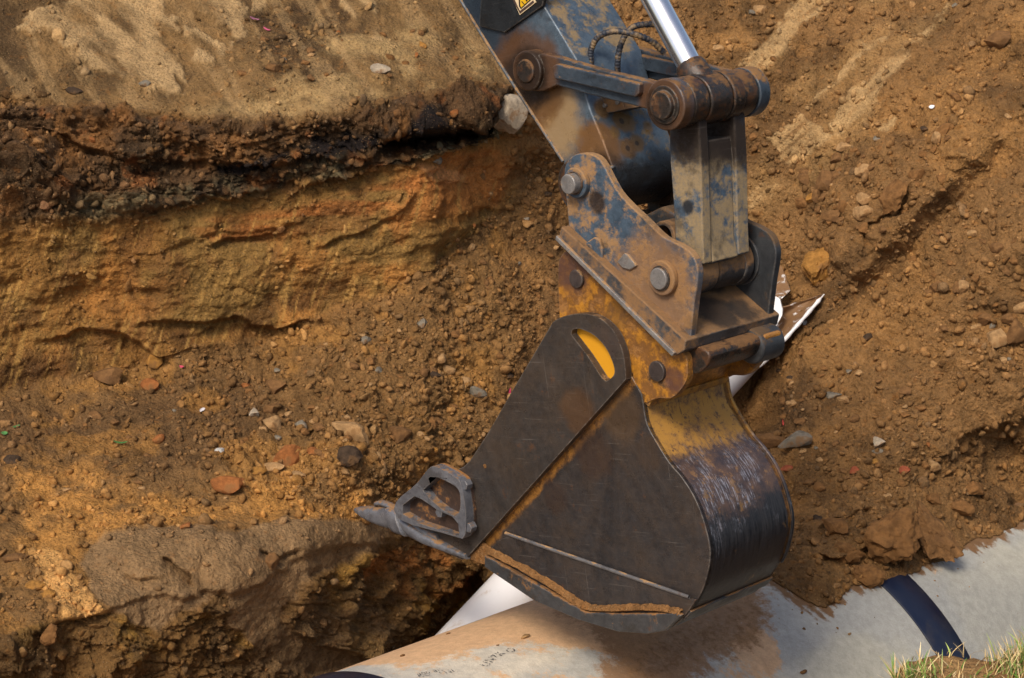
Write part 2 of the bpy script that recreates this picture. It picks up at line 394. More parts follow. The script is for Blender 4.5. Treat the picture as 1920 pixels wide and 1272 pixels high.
# ------------------------------------------------------------ ground
def axis_grid(a0, a1, b0, b1, fine, coarse):
    return np.concatenate([np.arange(a0, b0, coarse), np.arange(b0, b1, fine), np.arange(b1, a1 + coarse, coarse)])
GU = axis_grid(-900, 2700, -50, 1970, 2.4, 20); GV = axis_grid(-860, 1860, -40, 1310, 2.4, 20)
u, v = np.meshgrid(GU, GV)
KU = [-900, 0, 150, 300, 430, 560, 680, 800, 905, 1000, 1100, 1300, 1500, 1700, 1920, 2700]
def row(vals): return np.interp(u, KU, vals)
def Yz(vv, z):                                    # forward distance of a point seen at row vv at height z
    th = PITCH + np.arctan((np.asarray(vv, float) - 636) / f); return (HC - np.asarray(z, float)) / np.tan(th)
rows = [  # (v knots, z knots)
 ([-860] * 16, [2.35] * 16),
 ([-340] * 16, [1.75, 1.75, 1.75, 1.75, 1.72, 1.7, 1.7, 1.7, 1.65, 1.62, 1.6, 1.5, 1.45, 1.4, 1.4, 1.5]),
 ([-10] * 16, [1.2, 1.2, 1.18, 1.15, 1.12, 1.1, 1.1, 1.08, 1.05, 1.0, .95, .88, .86, .90, 1.0, 1.1]),
 ([185, 190, 196, 208, 216, 224, 222, 226, 205, 190, 190, 200, 210, 190, 150, 60], [.9, .88, .86, .84, .82, .80, .78, .75, .72, .66, .56, .44, .44, .56, .75, .95]),
 ([440, 428, 412, 395, 372, 352, 322, 292, 262, 252, 260, 330, 360, 350, 300, 220], [.42, .42, .42, .42, .43, .47, .51, .57, .52, .48, .34, .09, .10, .27, .48, .70]),
 ([760, 742, 712, 682, 655, 606, 570, 510, 420, 330, 330, 480, 530, 540, 480, 400], [-.30, -.30, -.30, -.29, -.26, -.18, -.10, .0, .10, .22, .14, -.32, -.30, -.06, .20, .40]),
 ([960, 950, 940, 930, 920, 900, 880, 850, 800, 760, 740, 760, 800, 800, 790, 700], [-.36, -.36, -.36, -.38, -.40, -.43, -.46, -.50, -.54, -.58, -.60, -.60, -.52, -.44, -.45, -.2]),
 ([1230, 1197, 1165, 1118, 1108, 1066, 1010, 984, 1034, 1070, 1080, 1000, 1000, 990, 975, 940], [-.32, -.34, -.38, -.43, -.49, -.59, -.72, -.85, -1.0, -1.1, -1.15, -1.0, -.68, -.68, -.83, -.75]),
 ([1430, 1410, 1395, 1380, 1345, 1315, 1270, 1190, 1092, 1160, 1200, 1200, 1200, 1200, 1200, 1200], [-.9, -.9, -.93, -.97, -1.03, -1.2, -1.36, -1.45, -1.40, -1.45, -1.5, -1.5, -1.5, -1.5, -1.5, -1.5]),
 ([1860] * 16, [-1.6] * 16)]
RV = np.stack([row(r[0]) for r in rows]); RY = np.stack([np.interp(u, KU, Yz(r[0], r[1])) for r in rows])
def base_Y(vq):
    out = RY[0].copy()
    for k in range(len(rows) - 1):
        t = np.clip((vq - RV[k]) / (RV[k + 1] - RV[k]), 0, 1); m = vq >= RV[k]
        out = np.where(m, RY[k] + (RY[k + 1] - RY[k]) * t, out)
    return out
wob = fbm(np.stack([u / 130, v / 130, u * 0], -1), 4, 3) * 20       # makes every edge meander
Yb = sum(base_Y(v + wob + s) * wt for s, wt in ((-16, .12), (-8, .22), (0, .32), (8, .22), (16, .12)))
dy = (ray(u, v) @ np.array([0, 1., 0])); K = Yb / dy                  # factor along the sight line
# spoil spilled over the back of the pipe, thinning out to a ragged brushed edge
SPOIL = [(1360, 1060), (1440, 1085), (1490, 1120), (1550, 1150), (1600, 1105), (1650, 1098), (1700, 1080), (1760, 1052), (1800, 1030), (1860, 1010), (1925, 978), (2300, 900), (2700, 800), (2700, -200), (1000, -200), (1100, 700), (1250, 900)]
q1 = (u * .64 - v * .77); q2 = (u * .77 + v * .64)
jag = fbm(np.stack([q1 / 5, q2 / 50, u * 0], -1), 3, 21) * 5 + fbm(np.stack([q1 / 30, q2 / 90, u * 0], -1), 3, 22) * 10
sp = sdpoly(u, v, SPOIL) + jag
kp, pt, pth, _ = pipe_hit(u, v); kext = PIPE_EXT; hit = ~np.isnan(kp); kp0 = np.where(hit, kp, 99)
right = sst(1250, 1330, u)
thick = np.clip(sp * .0009, -.03, .14) + .007
inside = sst(-2, 3, sp)
sed = sdline(u, v, SPOIL[:13])[0]; near_ = sst(210, 20, sed); k_pipe = kext - thick; k_on = np.where(hit, np.minimum(K, k_pipe), K) * (1 - near_) + k_pipe * near_; k_off = np.maximum(K, np.where(hit, kp0 + .09, K))
k_soil = np.where(hit | ((sp > 0) & (sed < 210)), inside * k_on + (1 - inside) * k_off, K)
K = K * (1 - right) + k_soil * right
leftpipe = hit & (u <= 1330); K = np.where(leftpipe, np.maximum(K, kp0 + .12), K)
P = C0 + ray(u, v) * K[..., None]
# normals of the smooth base
du = np.gradient(P, axis=1); dv = np.gradient(P, axis=0); Nn = np.cross(dv, du); Nn /= np.linalg.norm(Nn, axis=-1, keepdims=True) + 1e-9
Nn *= np.sign((Nn * (C0 - P)).sum(-1))[..., None]
for _ in range(6): Nn[1:-1, 1:-1] = (Nn[1:-1, 1:-1] + Nn[:-2, 1:-1] + Nn[2:, 1:-1] + Nn[1:-1, :-2] + Nn[1:-1, 2:]) / 5
Nn /= np.linalg.norm(Nn, axis=-1, keepdims=True)
# --- masks of the different kinds of ground
vw = v + wob + fbm(np.stack([u / 26, v / 26, u * 0], -1), 4, 9) * 9
def band(r0, r1, soft=18, a=0, b=0): return sst(RV[r0] + a - soft, RV[r0] + a + soft, vw) * (1 - sst(RV[r1] + b - soft, RV[r1] + b + soft, vw))
leftm = 1 - sst(930, 1010, u + wob)
lipu = -34 * sst(600, 760, u)
wallu = band(3, 4, 14, lipu) * leftm; walll = band(4, 5, 14) * leftm
top = (1 - sst(RV[3] + lipu - 14, RV[3] + lipu + 14, vw)) * leftm
face = sst(RV[7] - 5, RV[7] + 8, vw) * (1 - sst(950, 1010, u)) 
SAND = [(135, 1065), (165, 1035), (250, 1010), (330, 1000), (440, 1010), (500, 985), (600, 980), (668, 970), (760, 985), (730, 1000), (700, 1010), (650, 1050), (560, 1090), (520, 1150), (560, 1200), (700, 1240), (560, 1262), (440, 1180), (420, 1115), (350, 1140), (290, 1180), (250, 1165), (190, 1120)]
wrp = fbm(np.stack([u / 30, v / 30, u * 0], -1), 5, 31); wrp2 = fbm(np.stack([u / 30, v / 30, u * 0 + 9], -1), 5, 37)
uu = u + wrp * 22; vv = v + wrp2 * 16
sand = sst(-6, 6, sdpoly(uu, vv, SAND))
floor_ = (1 - top) * (1 - wallu) * (1 - walll) * (1 - face) * leftm
rightm = sst(930, 1010, u + wob)
rubble = np.clip(floor_ * sst(250, 520, u) * (1 - sst(900, 960, v)) + .35 * floor_, 0, 1) * (1 - sand) 
# --- relief
W = P
rg = ridged(W * np.array([2.1, 2.1, 4.5]), 5, 40); fb = fbm(W * 3.2, 5, 50); fine = fbm(W * 17, 4, 60); finer = fbm(W * 48, 3, 70)
f1, f2, cv = worley(u / 34 + fb * .9, v / 24 + fine * .8, 5); clod = np.clip(.62 - f1, 0, 1) * (cv > .35) * (cv + .2)
g1, g2, gv = worley(u / 13 + fine * .7, v / 9.5, 6); cl2 = np.clip(.6 - g1, 0, 1) * (gv > .4)
slab, s2, sv = worley(u / 62 + fb * 1.6, v / 27 + fb * 1.2, 8); crack = sst(.10, .0, s2 - slab)
amp_big = .035 + .05 * wallu + .03 * walll + .05 * face * (1 - sand) + .02 * rightm
D = fb * amp_big * 1.3 + fine * (.010 + .016 * wallu + .012 * face + .006 * rightm + .004 * rubble) + finer * (.0045 + .004 * wallu + .004 * face + .002 * rubble)
D *= (1 - .35 * sand) * (1 - .45 * top)
D += rg * (.07 * wallu + .018 * walll + .085 * face * (1 - .8 * sand))
# strata: harder layers stand proud
st = fbm(np.stack([u / 420, (vw - RV[4]) / 15, u * 0], -1), 3, 80)
D += st * (.03 * wallu + .012 * walll) + sst(.1, .5, fbm(np.stack([u / 160, (vw - RV[3]) / 34, u * 0], -1), 4, 81)) * .05 * wallu
D += (clod * .035 * (rubble * 1.0 + .5 * rightm + .7 * wallu + .15 * face + .15 * top) + cl2 * .014 * (rubble + .7 * rightm + .7 * wallu + .5 * face + .25 * top)) * (1 - sand)
D -= crack * (.022 * wallu + .02 * face * (1 - sand) + .006 * rightm) 
DR = np.zeros_like(D)
def ledge(line, depth, Wd=26, soft=3, up=0., upW=20, jit=5):
    global DR
    d, sg, t = sdline(u + wrp * jit, v + wrp2 * jit, line); n = d * sg; endf = np.clip(np.sin(np.pi * np.clip(t, .02, .98)) * 2.2, 0, 1) * (1 - sst(Wd * 1.2, Wd * 3, d))
    DR = DR - depth * sst(-soft, soft, n) * np.exp(-np.clip(n, 0, None) / Wd) * endf + up * sst(soft, -soft, n) * np.exp(-np.clip(-n, 0, None) / upW) * endf
fw = u + wrp * 16; fz = v + wrp2 * 14
F1 = facets(fw / 58, fz / 30, 15); F2 = facets(fw / 25 + 7, fz / 15, 16); F3 = facets((u + wrp * 8) / 11, (v + wrp2 * 8) / 7.5, 17)
brk = sst(-.15, .25, fbm(W * 3.4, 3, 61))
D += (F1 * .030 + F2 * .020 + F3 * .009) * (1.0 * wallu + .3 * walll + .5 * face * (1 - sand)) + brk * (F1 * .020 + F2 * .018 + F3 * .009) * (rubble + .9 * rightm * (1 - .0 * u)) + F3 * .004 * (top + floor_)
# undercut lip under the upper crust, and smaller overhangs
ledge([(705, 275), (735, 254), (765, 246), (830, 240), (890, 222), (940, 190)], .55, 17, 3, .0, 55)
ledge([(20, 250), (120, 262), (230, 300), (330, 300), (450, 308), (560, 300), (700, 280)], .06, 30, 5, .05, 30, 14)
ledge([(300, 360), (420, 372), (520, 350), (600, 345), (720, 300)], .05, 24, 4, .03, 24, 12)
ledge([(380, 462), (430, 448), (480, 443), (525, 440)], .05, 10, 2, .03, 20, 4)
ledge([(585, 470), (620, 455), (690, 430), (740, 405), (800, 340)], .03, 14, 3, .02, 20, 6)
ledge([(296, 1068), (320, 1070), (342, 1080), (358, 1092), (366, 1106)], .07, 13, 1.5, .012, 30, 6)
ledge([(480, 1040), (520, 1052), (560, 1040)], .05, 14, 2, .01, 20, 6)
ledge([(230, 1085), (262, 1096), (300, 1092)], .03, 12, 2, .01, 20, 6)
ledge([(240, 612), (330, 600), (440, 596), (520, 618), (600, 600)], .06, 24, 4, .03, 26, 10)
ledge([(70, 640), (180, 622), (250, 640), (330, 690)], .05, 30, 5, .03, 20, 10)
gd, gs, gt = sdline(u + wrp * 10, v + wrp2 * 10, [(1560, 600), (1640, 520), (1700, 465), (1760, 400), (1830, 340), (1900, 252)]); gn = gd * gs
genv = sst(300, 150, gd) * np.clip(np.sin(np.pi * np.clip(gt, .04, .98)) * 2, 0, 1)
DR += (.19 * np.exp(-(np.clip(-gn, 0, None) / 105) ** 1.8) * sst(10, -34, gn) - .03 * np.exp(-((gn - 12) / 10) ** 2) + (F1 * .03 + F2 * .03) * np.exp(-((gn + 50) / 45) ** 2)) * genv
ledge([(1605, 442), (1650, 425), (1690, 395), (1712, 350)], .05, 14, 2.5, .02, 20, 6)
ledge([(1520, 1045), (1570, 1055), (1620, 1040), (1660, 1010)], .08, 20, 3, .03, 26, 8)
ledge([(1640, 985), (1672, 1015), (1700, 1060)], .14, 16, 3, .0, 20, 5)
ledge([(140, 1168), (260, 1130), (300, 1120), (430, 1115), (520, 1075), (600, 1030), (690, 1012), (740, 1000), (830, 990)], .05, 34, 5, .0, 30, 12)
ledge([(660, 1035), (700, 1018), (760, 1004), (850, 1010)], .07, 26, 4, .02, 20, 10)
ledge([(1530, 1002), (1575, 980), (1640, 960)], .05, 16, 4, .03, 20, 8)
for (bu, bv, bw, bh, a) in ((300, 1045, 170, 60, .07), (590, 1010, 110, 40, .06), (1620, 420, 120, 90, .07), (1600, 1010, 110, 50, .05), (1800, 935, 70, 40, .05), (640, 870, 60, 35, .04), (740, 170, 200, 60, .05), (40, 330, 90, 70, .12), (1660, 300, 160, 60, .05), (1850, 200, 100, 80, .06), (1480, 640, 90, 60, .05)):
    D += a * np.exp(-((uu - bu) / bw) ** 2 - ((vv - bv) / bh) ** 2)
for (bu, bv, bw, bh, a) in ((1395, 690, 62, 95, -.42), (560, 560, 130, 50, -.05), (230, 560, 90, 60, -.05), (880, 330, 60, 50, -.06), (420, 1250, 60, 60, -.04)):
    D += a * np.exp(-((uu - bu) / bw) ** 2 - ((vv - bv) / bh) ** 2)
# scraped tracks on the far slopes are flat and smooth
TR = []
trk = np.zeros_like(u)
ptx = fbm(np.stack([u / 9, v / 9, u * 0], -1), 4, 33) * 9
def patch(poly, soft=5, jit=1.): return sst(-soft, soft, sdpoly(u + wrp * 14 * jit, v + wrp2 * 12 * jit, poly) + ptx)
tracks = [[(1512, 208), (1530, 180), (1590, 125), (1640, 80), (1668, 68), (1655, 82), (1600, 130), (1545, 185)],
          [(1560, 225), (1600, 175), (1660, 130), (1720, 75), (1770, 10), (1790, -10), (1760, 40), (1735, 75), (1690, 130), (1650, 180), (1640, 225), (1610, 240), (1560, 250)],
          [(1380, 130), (1440, 75), (1500, -10), (1570, -10), (1500, 60), (1440, 130), (1400, 165)],
          [(1640, 245), (1670, 225), (1690, 215), (1668, 250)], [(1405, 370), (1430, 345), (1465, 345), (1440, 375), (1415, 392)],
          [(1440, 260), (1500, 215), (1560, 250), (1590, 245), (1540, 280), (1480, 310)]]
for t_ in tracks: trk = np.maximum(trk, patch(t_, 4, .5))
pale = [[(30, 60), (60, 20), (110, 0), (200, -20), (330, -20), (300, 20), (330, 50), (300, 70), (345, 110), (356, 155), (330, 150), (345, 172), (290, 170), (220, 150), (150, 110), (90, 60)], [(340, -20), (430, -20), (470, 20), (462, 75), (425, 62), (395, 40), (360, 20)],
        [(330, 40), (385, 60), (425, 95), (455, 70), (440, 90), (400, 112), (392, 125), (360, 110)],
        [(620, -20), (700, 0), (718, 60), (715, 85), (700, 80), (680, 50), (640, 20)], [(470, -20), (515, -10), (500, 22), (475, 30)]]
palem = np.zeros_like(u)
for t_ in pale: palem = np.maximum(palem, patch(t_, 4, 1.3))
palem *= top
swp = top * sst(.05, .3, fbm(np.stack([(u * .86 - v * .5) / 20, (u * .5 + v * .86) / 150, u * 0], -1), 4, 121))
D *= 1 - .6 * np.clip(trk + palem, 0, 1)
D += .012 * np.clip(trk + palem, 0, 1)
farf = 1 - .0 * u
edge = sst(-40, 10, sp); D = np.where(hit & (right > .5), D * sst(0, 60, sp + 4), D)
outf = np.clip(1 - np.maximum(np.maximum(-60 - u, u - 1980), np.maximum(-60 - v, v - 1330)) / 60, 0, 1)   # coarse cells: gentle relief only
D = D * (.25 + .75 * outf)
DR = np.where(hit & (right > .5), DR * sst(0, 60, sp + 4), DR)
P = P + Nn * D[..., None] + (C0 - P) / np.linalg.norm(C0 - P, axis=-1, keepdims=True) * (DR * outf)[..., None]
# nothing but the spilled soil may come through the pipe
q = P - PQ; rad = np.linalg.norm(q - (q @ PD)[..., None] * PD, axis=-1)

# --- colour of the ground (its own colour only)
def cmix(a, b, m): return a * (1 - m[..., None]) + b * m[..., None]
n_ = lambda s, sc, o=5: fbm(W * sc, o, s)
c = np.zeros(u.shape + (3,)) + lin((134, 95, 55))
c = cmix(c, lin((150, 98, 50)) + 0 * c, sst(0, .4, n_(90, 2.3)))
c = cmix(c, lin((104, 76, 46)) + 0 * c, sst(.02, .4, n_(91, 4.1)) * .8)
# upper bank
c = cmix(c, lin((134, 101, 64)) + 0 * c, top)
c = cmix(c, lin((104, 78, 50)) + 0 * c, top * sst(.0, .3, fbm(np.stack([q1 / 90, q2 / 50, u * 0], -1), 5, 92)))
c = cmix(c, lin((170, 136, 92)) + 0 * c, top * patch([(560, 30), (640, 10), (900, 60), (930, 160), (820, 215), (500, 240), (330, 225), (480, 190), (600, 120)], 25, 2) * sst(-.25, .25, n_(93, 6)))
c = cmix(c, lin((78, 57, 37)) + 0 * c, top * patch([(480, 40), (560, -10), (660, 10), (650, 60), (600, 100), (640, 140), (590, 165), (520, 160), (470, 120)], 12, 2) * sst(-.3, .1, n_(94, 14)) * .85)
c = cmix(c, lin((70, 52, 36)) + 0 * c, top * patch([(-60, -60), (25, -40), (40, 60), (60, 120), (30, 200), (-60, 200)], 25, 2) * .7)
c = cmix(c, lin((184, 148, 106)) + 0 * c, palem * sst(-.55, .1, fbm(np.stack([q1 / 22, q2 / 70, u * 0], -1), 5, 120)) * .88)
# dark crust under the lip
c = cmix(c, lin((84, 60, 40)) + 0 * c, wallu)
c = cmix(c, lin((72, 54, 38)) + 0 * c, wallu * sst(-.02, .3, n_(95, 5)) * .85)
c = cmix(c, lin((126, 84, 46)) + 0 * c, wallu * sst(.10, .4, n_(96, 6)) * .8)
c = cmix(c, lin((124, 72, 36)) + 0 * c, wallu * sst(.24, .44, n_(97, 11)) * .6)
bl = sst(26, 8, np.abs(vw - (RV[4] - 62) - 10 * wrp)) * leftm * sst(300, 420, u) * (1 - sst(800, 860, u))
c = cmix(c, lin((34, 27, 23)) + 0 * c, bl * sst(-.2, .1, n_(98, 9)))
gy = sst(36, 14, np.abs(vw - (RV[4] - 20))) * leftm * np.clip(sst(60, 200, u) * .75 + sst(620, 760, u), 0, 1)
c = cmix(c, lin((112, 100, 76)) + 0 * c, gy * sst(-.25, .1, n_(99, 7)) * .9)
c = cmix(c, lin((38, 34, 30)) + 0 * c, gy * sst(.08, .25, n_(100, 18)) * .85)
# lower wall: ochre, olive, orange
c = cmix(c, lin((128, 88, 42)) + 0 * c, walll)
c = cmix(c, lin((124, 92, 48)) + 0 * c, walll * sst(-.1, .3, n_(101, 3)))
c = cmix(c, lin((158, 104, 48)) + 0 * c, walll * sst(.05, .35, n_(102, 4)) * .8)
orl = sst(40, 12, np.abs(vw - (RV[4] + 62))) * leftm * sst(330, 420, u) * (1 - sst(900, 960, u))
c = cmix(c, lin((142, 84, 38)) + 0 * c, orl * sst(-.3, .05, fbm(np.stack([u / 150, v / 26, u * 0], -1), 5, 103)) * .9)
c = cmix(c, lin((170, 104, 48)) + 0 * c, patch([(760, 330), (860, 280), (960, 300), (960, 360), (900, 390), (800, 400), (730, 440)], 20, 2.4) * .7)
c = cmix(c, lin((196, 134, 82)) + 0 * c, patch([(780, 312), (830, 305), (878, 330), (874, 346), (840, 340), (800, 325)], 5, .8) * .8)
c = cmix(c, lin((104, 68, 36)) + 0 * c, walll * sst(.12, .36, n_(104, 7)) * .6)
c = cmix(c, lin((74, 48, 27)) + 0 * c, sst(60, 20, np.abs(vw - RV[5] + 20)) * leftm * (1 - sst(560, 700, u)) * sst(-.25, .15, n_(105, 5)) * .8)
sk = sst(.22, .42, fbm(np.stack([(u + v * .35) / 7, v / 90, u * 0], -1), 4, 106)); c = cmix(c, lin((168, 126, 66)) + 0 * c, walll * sk * .55)
# floor and bench
c = cmix(c, lin((124, 90, 54)) + 0 * c, floor_)
c = cmix(c, lin((96, 70, 46)) + 0 * c, floor_ * patch([(-60, 770), (200, 740), (430, 690), (560, 760), (480, 860), (300, 900), (120, 870), (-60, 900)], 40, 2.5) * .75)
c = cmix(c, lin((160, 112, 56)) + 0 * c, floor_ * sst(.08, .35, n_(107, 5)) * .6)
c = cmix(c, lin((184, 128, 64)) + 0 * c, floor_ * patch([(20, 870), (160, 870), (330, 950), (420, 940), (560, 880), (740, 950), (640, 975), (460, 990), (330, 990), (150, 1030), (110, 1060), (190, 1150), (140, 1190), (40, 1060), (60, 960)], 30, 2.6) * sst(-.35, .1, n_(108, 7)) * .85)
c = cmix(c, lin((206, 152, 90)) + 0 * c, floor_ * patch([(50, 1035), (110, 1045), (150, 1110), (250, 1165), (180, 1200), (130, 1190), (110, 1130), (70, 1080)], 6, 1.2) * .9)
c = cmix(c, lin((136, 106, 76)) + 0 * c, sand * .9)
# trench face
c = cmix(c, lin((104, 74, 40)) + 0 * c, face * (1 - sand))
c = cmix(c, lin((146, 106, 40)) + 0 * c, face * (1 - sand) * sst(.0, .3, n_(109, 4)) * .8)
c = cmix(c, lin((74, 54, 33)) + 0 * c, face * (1 - sand) * sst(.05, .35, n_(110, 5.5)) * .8)
c = cmix(c, lin((150, 88, 34)) + 0 * c, face * (1 - .6 * sand) * patch([(650, 1060), (700, 1010), (900, 1040), (900, 1090), (760, 1110), (690, 1100)], 20, 2) * sst(-.3, .2, n_(111, 8)) * .8)
c = cmix(c, lin((104, 80, 56)) + 0 * c, face * patch([(560, 1130), (680, 1120), (760, 1200), (600, 1290), (440, 1290)], 30, 3) * .7)
# right hand slopes
c = cmix(c, lin((130, 94, 58)) + 0 * c, rightm)
c = cmix(c, lin((148, 106, 62)) + 0 * c, rightm * sst(-.1, .35, n_(112, 2.2)) * .8)
c = cmix(c, lin((100, 72, 45)) + 0 * c, rightm * sst(.02, .36, n_(113, 3.7)) * .8)
c = cmix(c, lin((86, 62, 40)) + 0 * c, rightm * patch([(1360, 780), (1400, 700), (1500, 690), (1560, 760), (1500, 800), (1420, 840)], 20, 2) * .7)
c = cmix(c, lin((160, 122, 78)) + 0 * c, rightm * patch([(1400, 20), (1560, -60), (1800, -60), (1700, 160), (1600, 290), (1400, 430), (1380, 260)], 30, 2) * sst(-.15, .3, fbm(np.stack([q1 / 120 + 0 * u, (u * .77 - v * -.64) / 60, u * 0], -1), 4, 114)) * .55)
c = cmix(c, lin((176, 140, 98)) + 0 * c, trk * sst(-.6, .0, fbm(np.stack([(u * .64 + v * .77) / 8, (u * .77 - v * .64) / 90, u * 0], -1), 4, 122)) * .85)
c = cmix(c, lin((176, 140, 98)) + 0 * c, swp * .4 * (1 - palem))
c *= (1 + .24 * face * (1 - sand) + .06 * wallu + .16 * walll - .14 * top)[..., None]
c *= (1 + .10 * fine[..., None] + .08 * wrp[..., None])
ds_ = (.06 + .02 * walll + .04 * face)[..., None]; c = c * (1 - ds_) + ds_ * c.mean(-1, keepdims=True) * np.array([1.08, 1., .86]); c = np.clip(c * np.array([1.18, 1.19, 1.06]), .012, .8)
NUg, NVg = len(GU), len(GV)
ii, jj = np.meshgrid(np.arange(NVg - 1), np.arange(NUg - 1), indexing='ij'); a_ = ii * NUg + jj
FQ = np.stack([a_, a_ + NUg, a_ + NUg + 1, a_ + 1], -1).reshape(-1, 4)
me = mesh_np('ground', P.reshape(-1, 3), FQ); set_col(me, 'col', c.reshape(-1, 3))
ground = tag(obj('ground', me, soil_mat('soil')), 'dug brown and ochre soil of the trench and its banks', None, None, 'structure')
def gp(uq, vq):                                   # point of the ground seen at a place of the photo + normal
    i = int(np.clip(np.searchsorted(GV, vq), 1, NVg - 2)); j = int(np.clip(np.searchsorted(GU, uq), 1, NUg - 2)); return P[i, j], Nn[i, j], c[i, j]

# ------------------------------------------------------------ the digger's arm and bucket
BW = .42
digger = bpy.data.objects.new('excavator', None); COL.objects.link(digger)
digger.matrix_world = Matrix([[MROT[0, 0], MROT[0, 1], MROT[0, 2], A0[0]], [MROT[1, 0], MROT[1, 1], MROT[1, 2], A0[1]], [MROT[2, 0], MROT[2, 1], MROT[2, 2], A0[2]], [0, 0, 0, 1]])
digger.empty_display_size = .1
tag(digger, 'worn blue and yellow excavator arm resting its scratched steel bucket on the large pipe', 'excavator')
T = lambda *a: tuple(L(*a))
BLUE = (.080, .112, .145); YEL = lin((214, 146, 24)); DARK = (.040, .036, .034)
pA, pB, pS = T(990, 133, 0), T(1247, 197, 0), T(1072, 346, 0)
M_stick = metal_mat('stick_paint', BLUE, dustc=.22, rustc=.16, dscale=8, rough=.34, scratch=.5, stretch=(1, 1, 1), dcol=lin((160, 134, 96)), grease=((T(990, 148, .05), .115),),
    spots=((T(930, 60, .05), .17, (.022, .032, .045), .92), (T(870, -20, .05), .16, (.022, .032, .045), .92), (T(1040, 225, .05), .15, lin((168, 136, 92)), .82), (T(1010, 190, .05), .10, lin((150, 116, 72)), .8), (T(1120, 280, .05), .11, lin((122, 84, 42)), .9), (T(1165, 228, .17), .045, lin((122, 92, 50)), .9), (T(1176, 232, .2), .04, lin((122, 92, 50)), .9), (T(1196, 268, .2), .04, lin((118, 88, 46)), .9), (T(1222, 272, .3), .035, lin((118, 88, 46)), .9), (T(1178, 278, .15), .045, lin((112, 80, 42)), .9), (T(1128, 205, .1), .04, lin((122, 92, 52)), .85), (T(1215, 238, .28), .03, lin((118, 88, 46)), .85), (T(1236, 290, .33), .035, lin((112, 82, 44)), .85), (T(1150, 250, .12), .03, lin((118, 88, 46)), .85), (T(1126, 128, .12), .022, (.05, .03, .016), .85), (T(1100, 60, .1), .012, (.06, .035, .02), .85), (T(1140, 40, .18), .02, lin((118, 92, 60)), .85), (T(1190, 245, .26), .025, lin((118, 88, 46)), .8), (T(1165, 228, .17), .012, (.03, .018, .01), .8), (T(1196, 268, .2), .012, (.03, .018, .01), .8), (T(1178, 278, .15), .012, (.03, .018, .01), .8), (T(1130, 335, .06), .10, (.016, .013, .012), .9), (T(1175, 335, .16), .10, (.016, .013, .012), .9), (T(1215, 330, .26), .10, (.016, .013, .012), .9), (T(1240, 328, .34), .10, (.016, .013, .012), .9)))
M_link = metal_mat('side_link_paint', (.045, .062, .082), dustc=.28, rustc=.3, dscale=9, rough=.34, scratch=.3, grease=((T(988, 136, -.02), .085), (T(1240, 205, 0), .07)), dcol=lin((150, 108, 60)))
M_hlink = metal_mat('bucket_link_paint', (.055, .085, .12), dustc=.74, rustc=.3, dscale=8, rough=.4, scratch=.4, spots=((T(1290, 215, .1), .15, GREASE * .8, .93), (T(1350, 225, .22), .19, GREASE * .8, .93), (T(1385, 220, .3), .17, GREASE * .8, .93), (T(1290, 390, .1), .028, (.02, .02, .022), .95), (T(1372, 392, .2), .02, (.05, .03, .016), .9)), dcol=lin((160, 136, 98)))
M_coup = metal_mat('coupler_paint', (.055, .085, .12), dustc=.56, rustc=.3, dscale=9, rough=.4, scratch=.5, spots=((T(1230, 540, 0), .20, lin((142, 104, 64)), .75), (T(1115, 380, -.01), .045, GREASE * 1.2, .95)), dcol=lin((166, 126, 80)))
M_coupf = metal_mat('coupler_shaded_paint', (.035, .038, .042), dustc=.4, rustc=.3, dscale=7, rough=.45, scratch=.2, dcol=lin((104, 78, 50)))  # darkened copy of the coupler paint: shadow on the far parts is in the colour
M_base = metal_mat('dusty_shaded_steel', (.05, .05, .052), dustc=.68, rustc=.3, dscale=6, rough=.5, scratch=.3, dcol=lin((144, 106, 66)), spots=((T(1345, 585, .2), .10, (.012, .010, .009), .85), (T(1400, 560, .3), .09, (.012, .010, .009), .85), (T(1300, 600, .12), .05, (.02, .016, .012), .7), (T(1330, 545, .3), .06, (.012, .010, .009), .8)))  # near-black spots paint the shade under the pin tube, between the side plates
M_pin = metal_mat('pin_steel', (.20, .19, .18), dustc=.22, rustc=.3, dscale=26, rough=.34, scratch=.5, stretch=(3, 3, 3))
M_dpin = metal_mat('dark_pin_steel', (.055, .042, .038), dustc=.1, rustc=.4, dscale=26, rough=.45, scratch=.3, stretch=(3, 3, 3))
M_boss = metal_mat('boss_steel', (.05, .05, .052), dustc=.42, rustc=.45, dscale=12, rough=.38, scratch=.3, stretch=(2, 2, 2), dcol=lin((140, 106, 68)))
M_grim = metal_mat('greasy_steel', (.03, .024, .02), dustc=.25, rustc=.75, dscale=10, rough=.34, scratch=.25, stretch=(2, 2, 2), dcol=lin((130, 92, 54)))
M_yel = metal_mat('yellow_paint', lin((178, 122, 42)), oily=.9, dustc=.40, rustc=1.0, bare=.12, baredark=(.075, .042, .03), dscale=9, rough=.42, scratch=.5, stretch=(1.6, 1.6, 1.6), dcol=lin((170, 118, 58)), spots=((T(1070, 500, 0), .11, (.07, .034, .03), .75), (T(1262, 715, 0), .05, (.09, .04, .03), .8), (T(1155, 590, 0), .06, (.12, .06, .02), .5)))
M_strip = metal_mat('worn_plate_steel', DARK, dustc=.05, rustc=.3, dscale=7, rough=.34, scratch=1., oily=.25, edge=.9, film=.20, spots=((T(1095, 770, 0), .10, (.10, .045, .016), .6), (T(1145, 640, 0), .08, (.06, .045, .04), .7)))
sx, sy = T(1184, 709)[:2], T(888, 1040)[:2]; dvx, dvy = sy[0] - sx[0], sy[1] - sx[1]; dl = math.hypot(dvx, dvy)
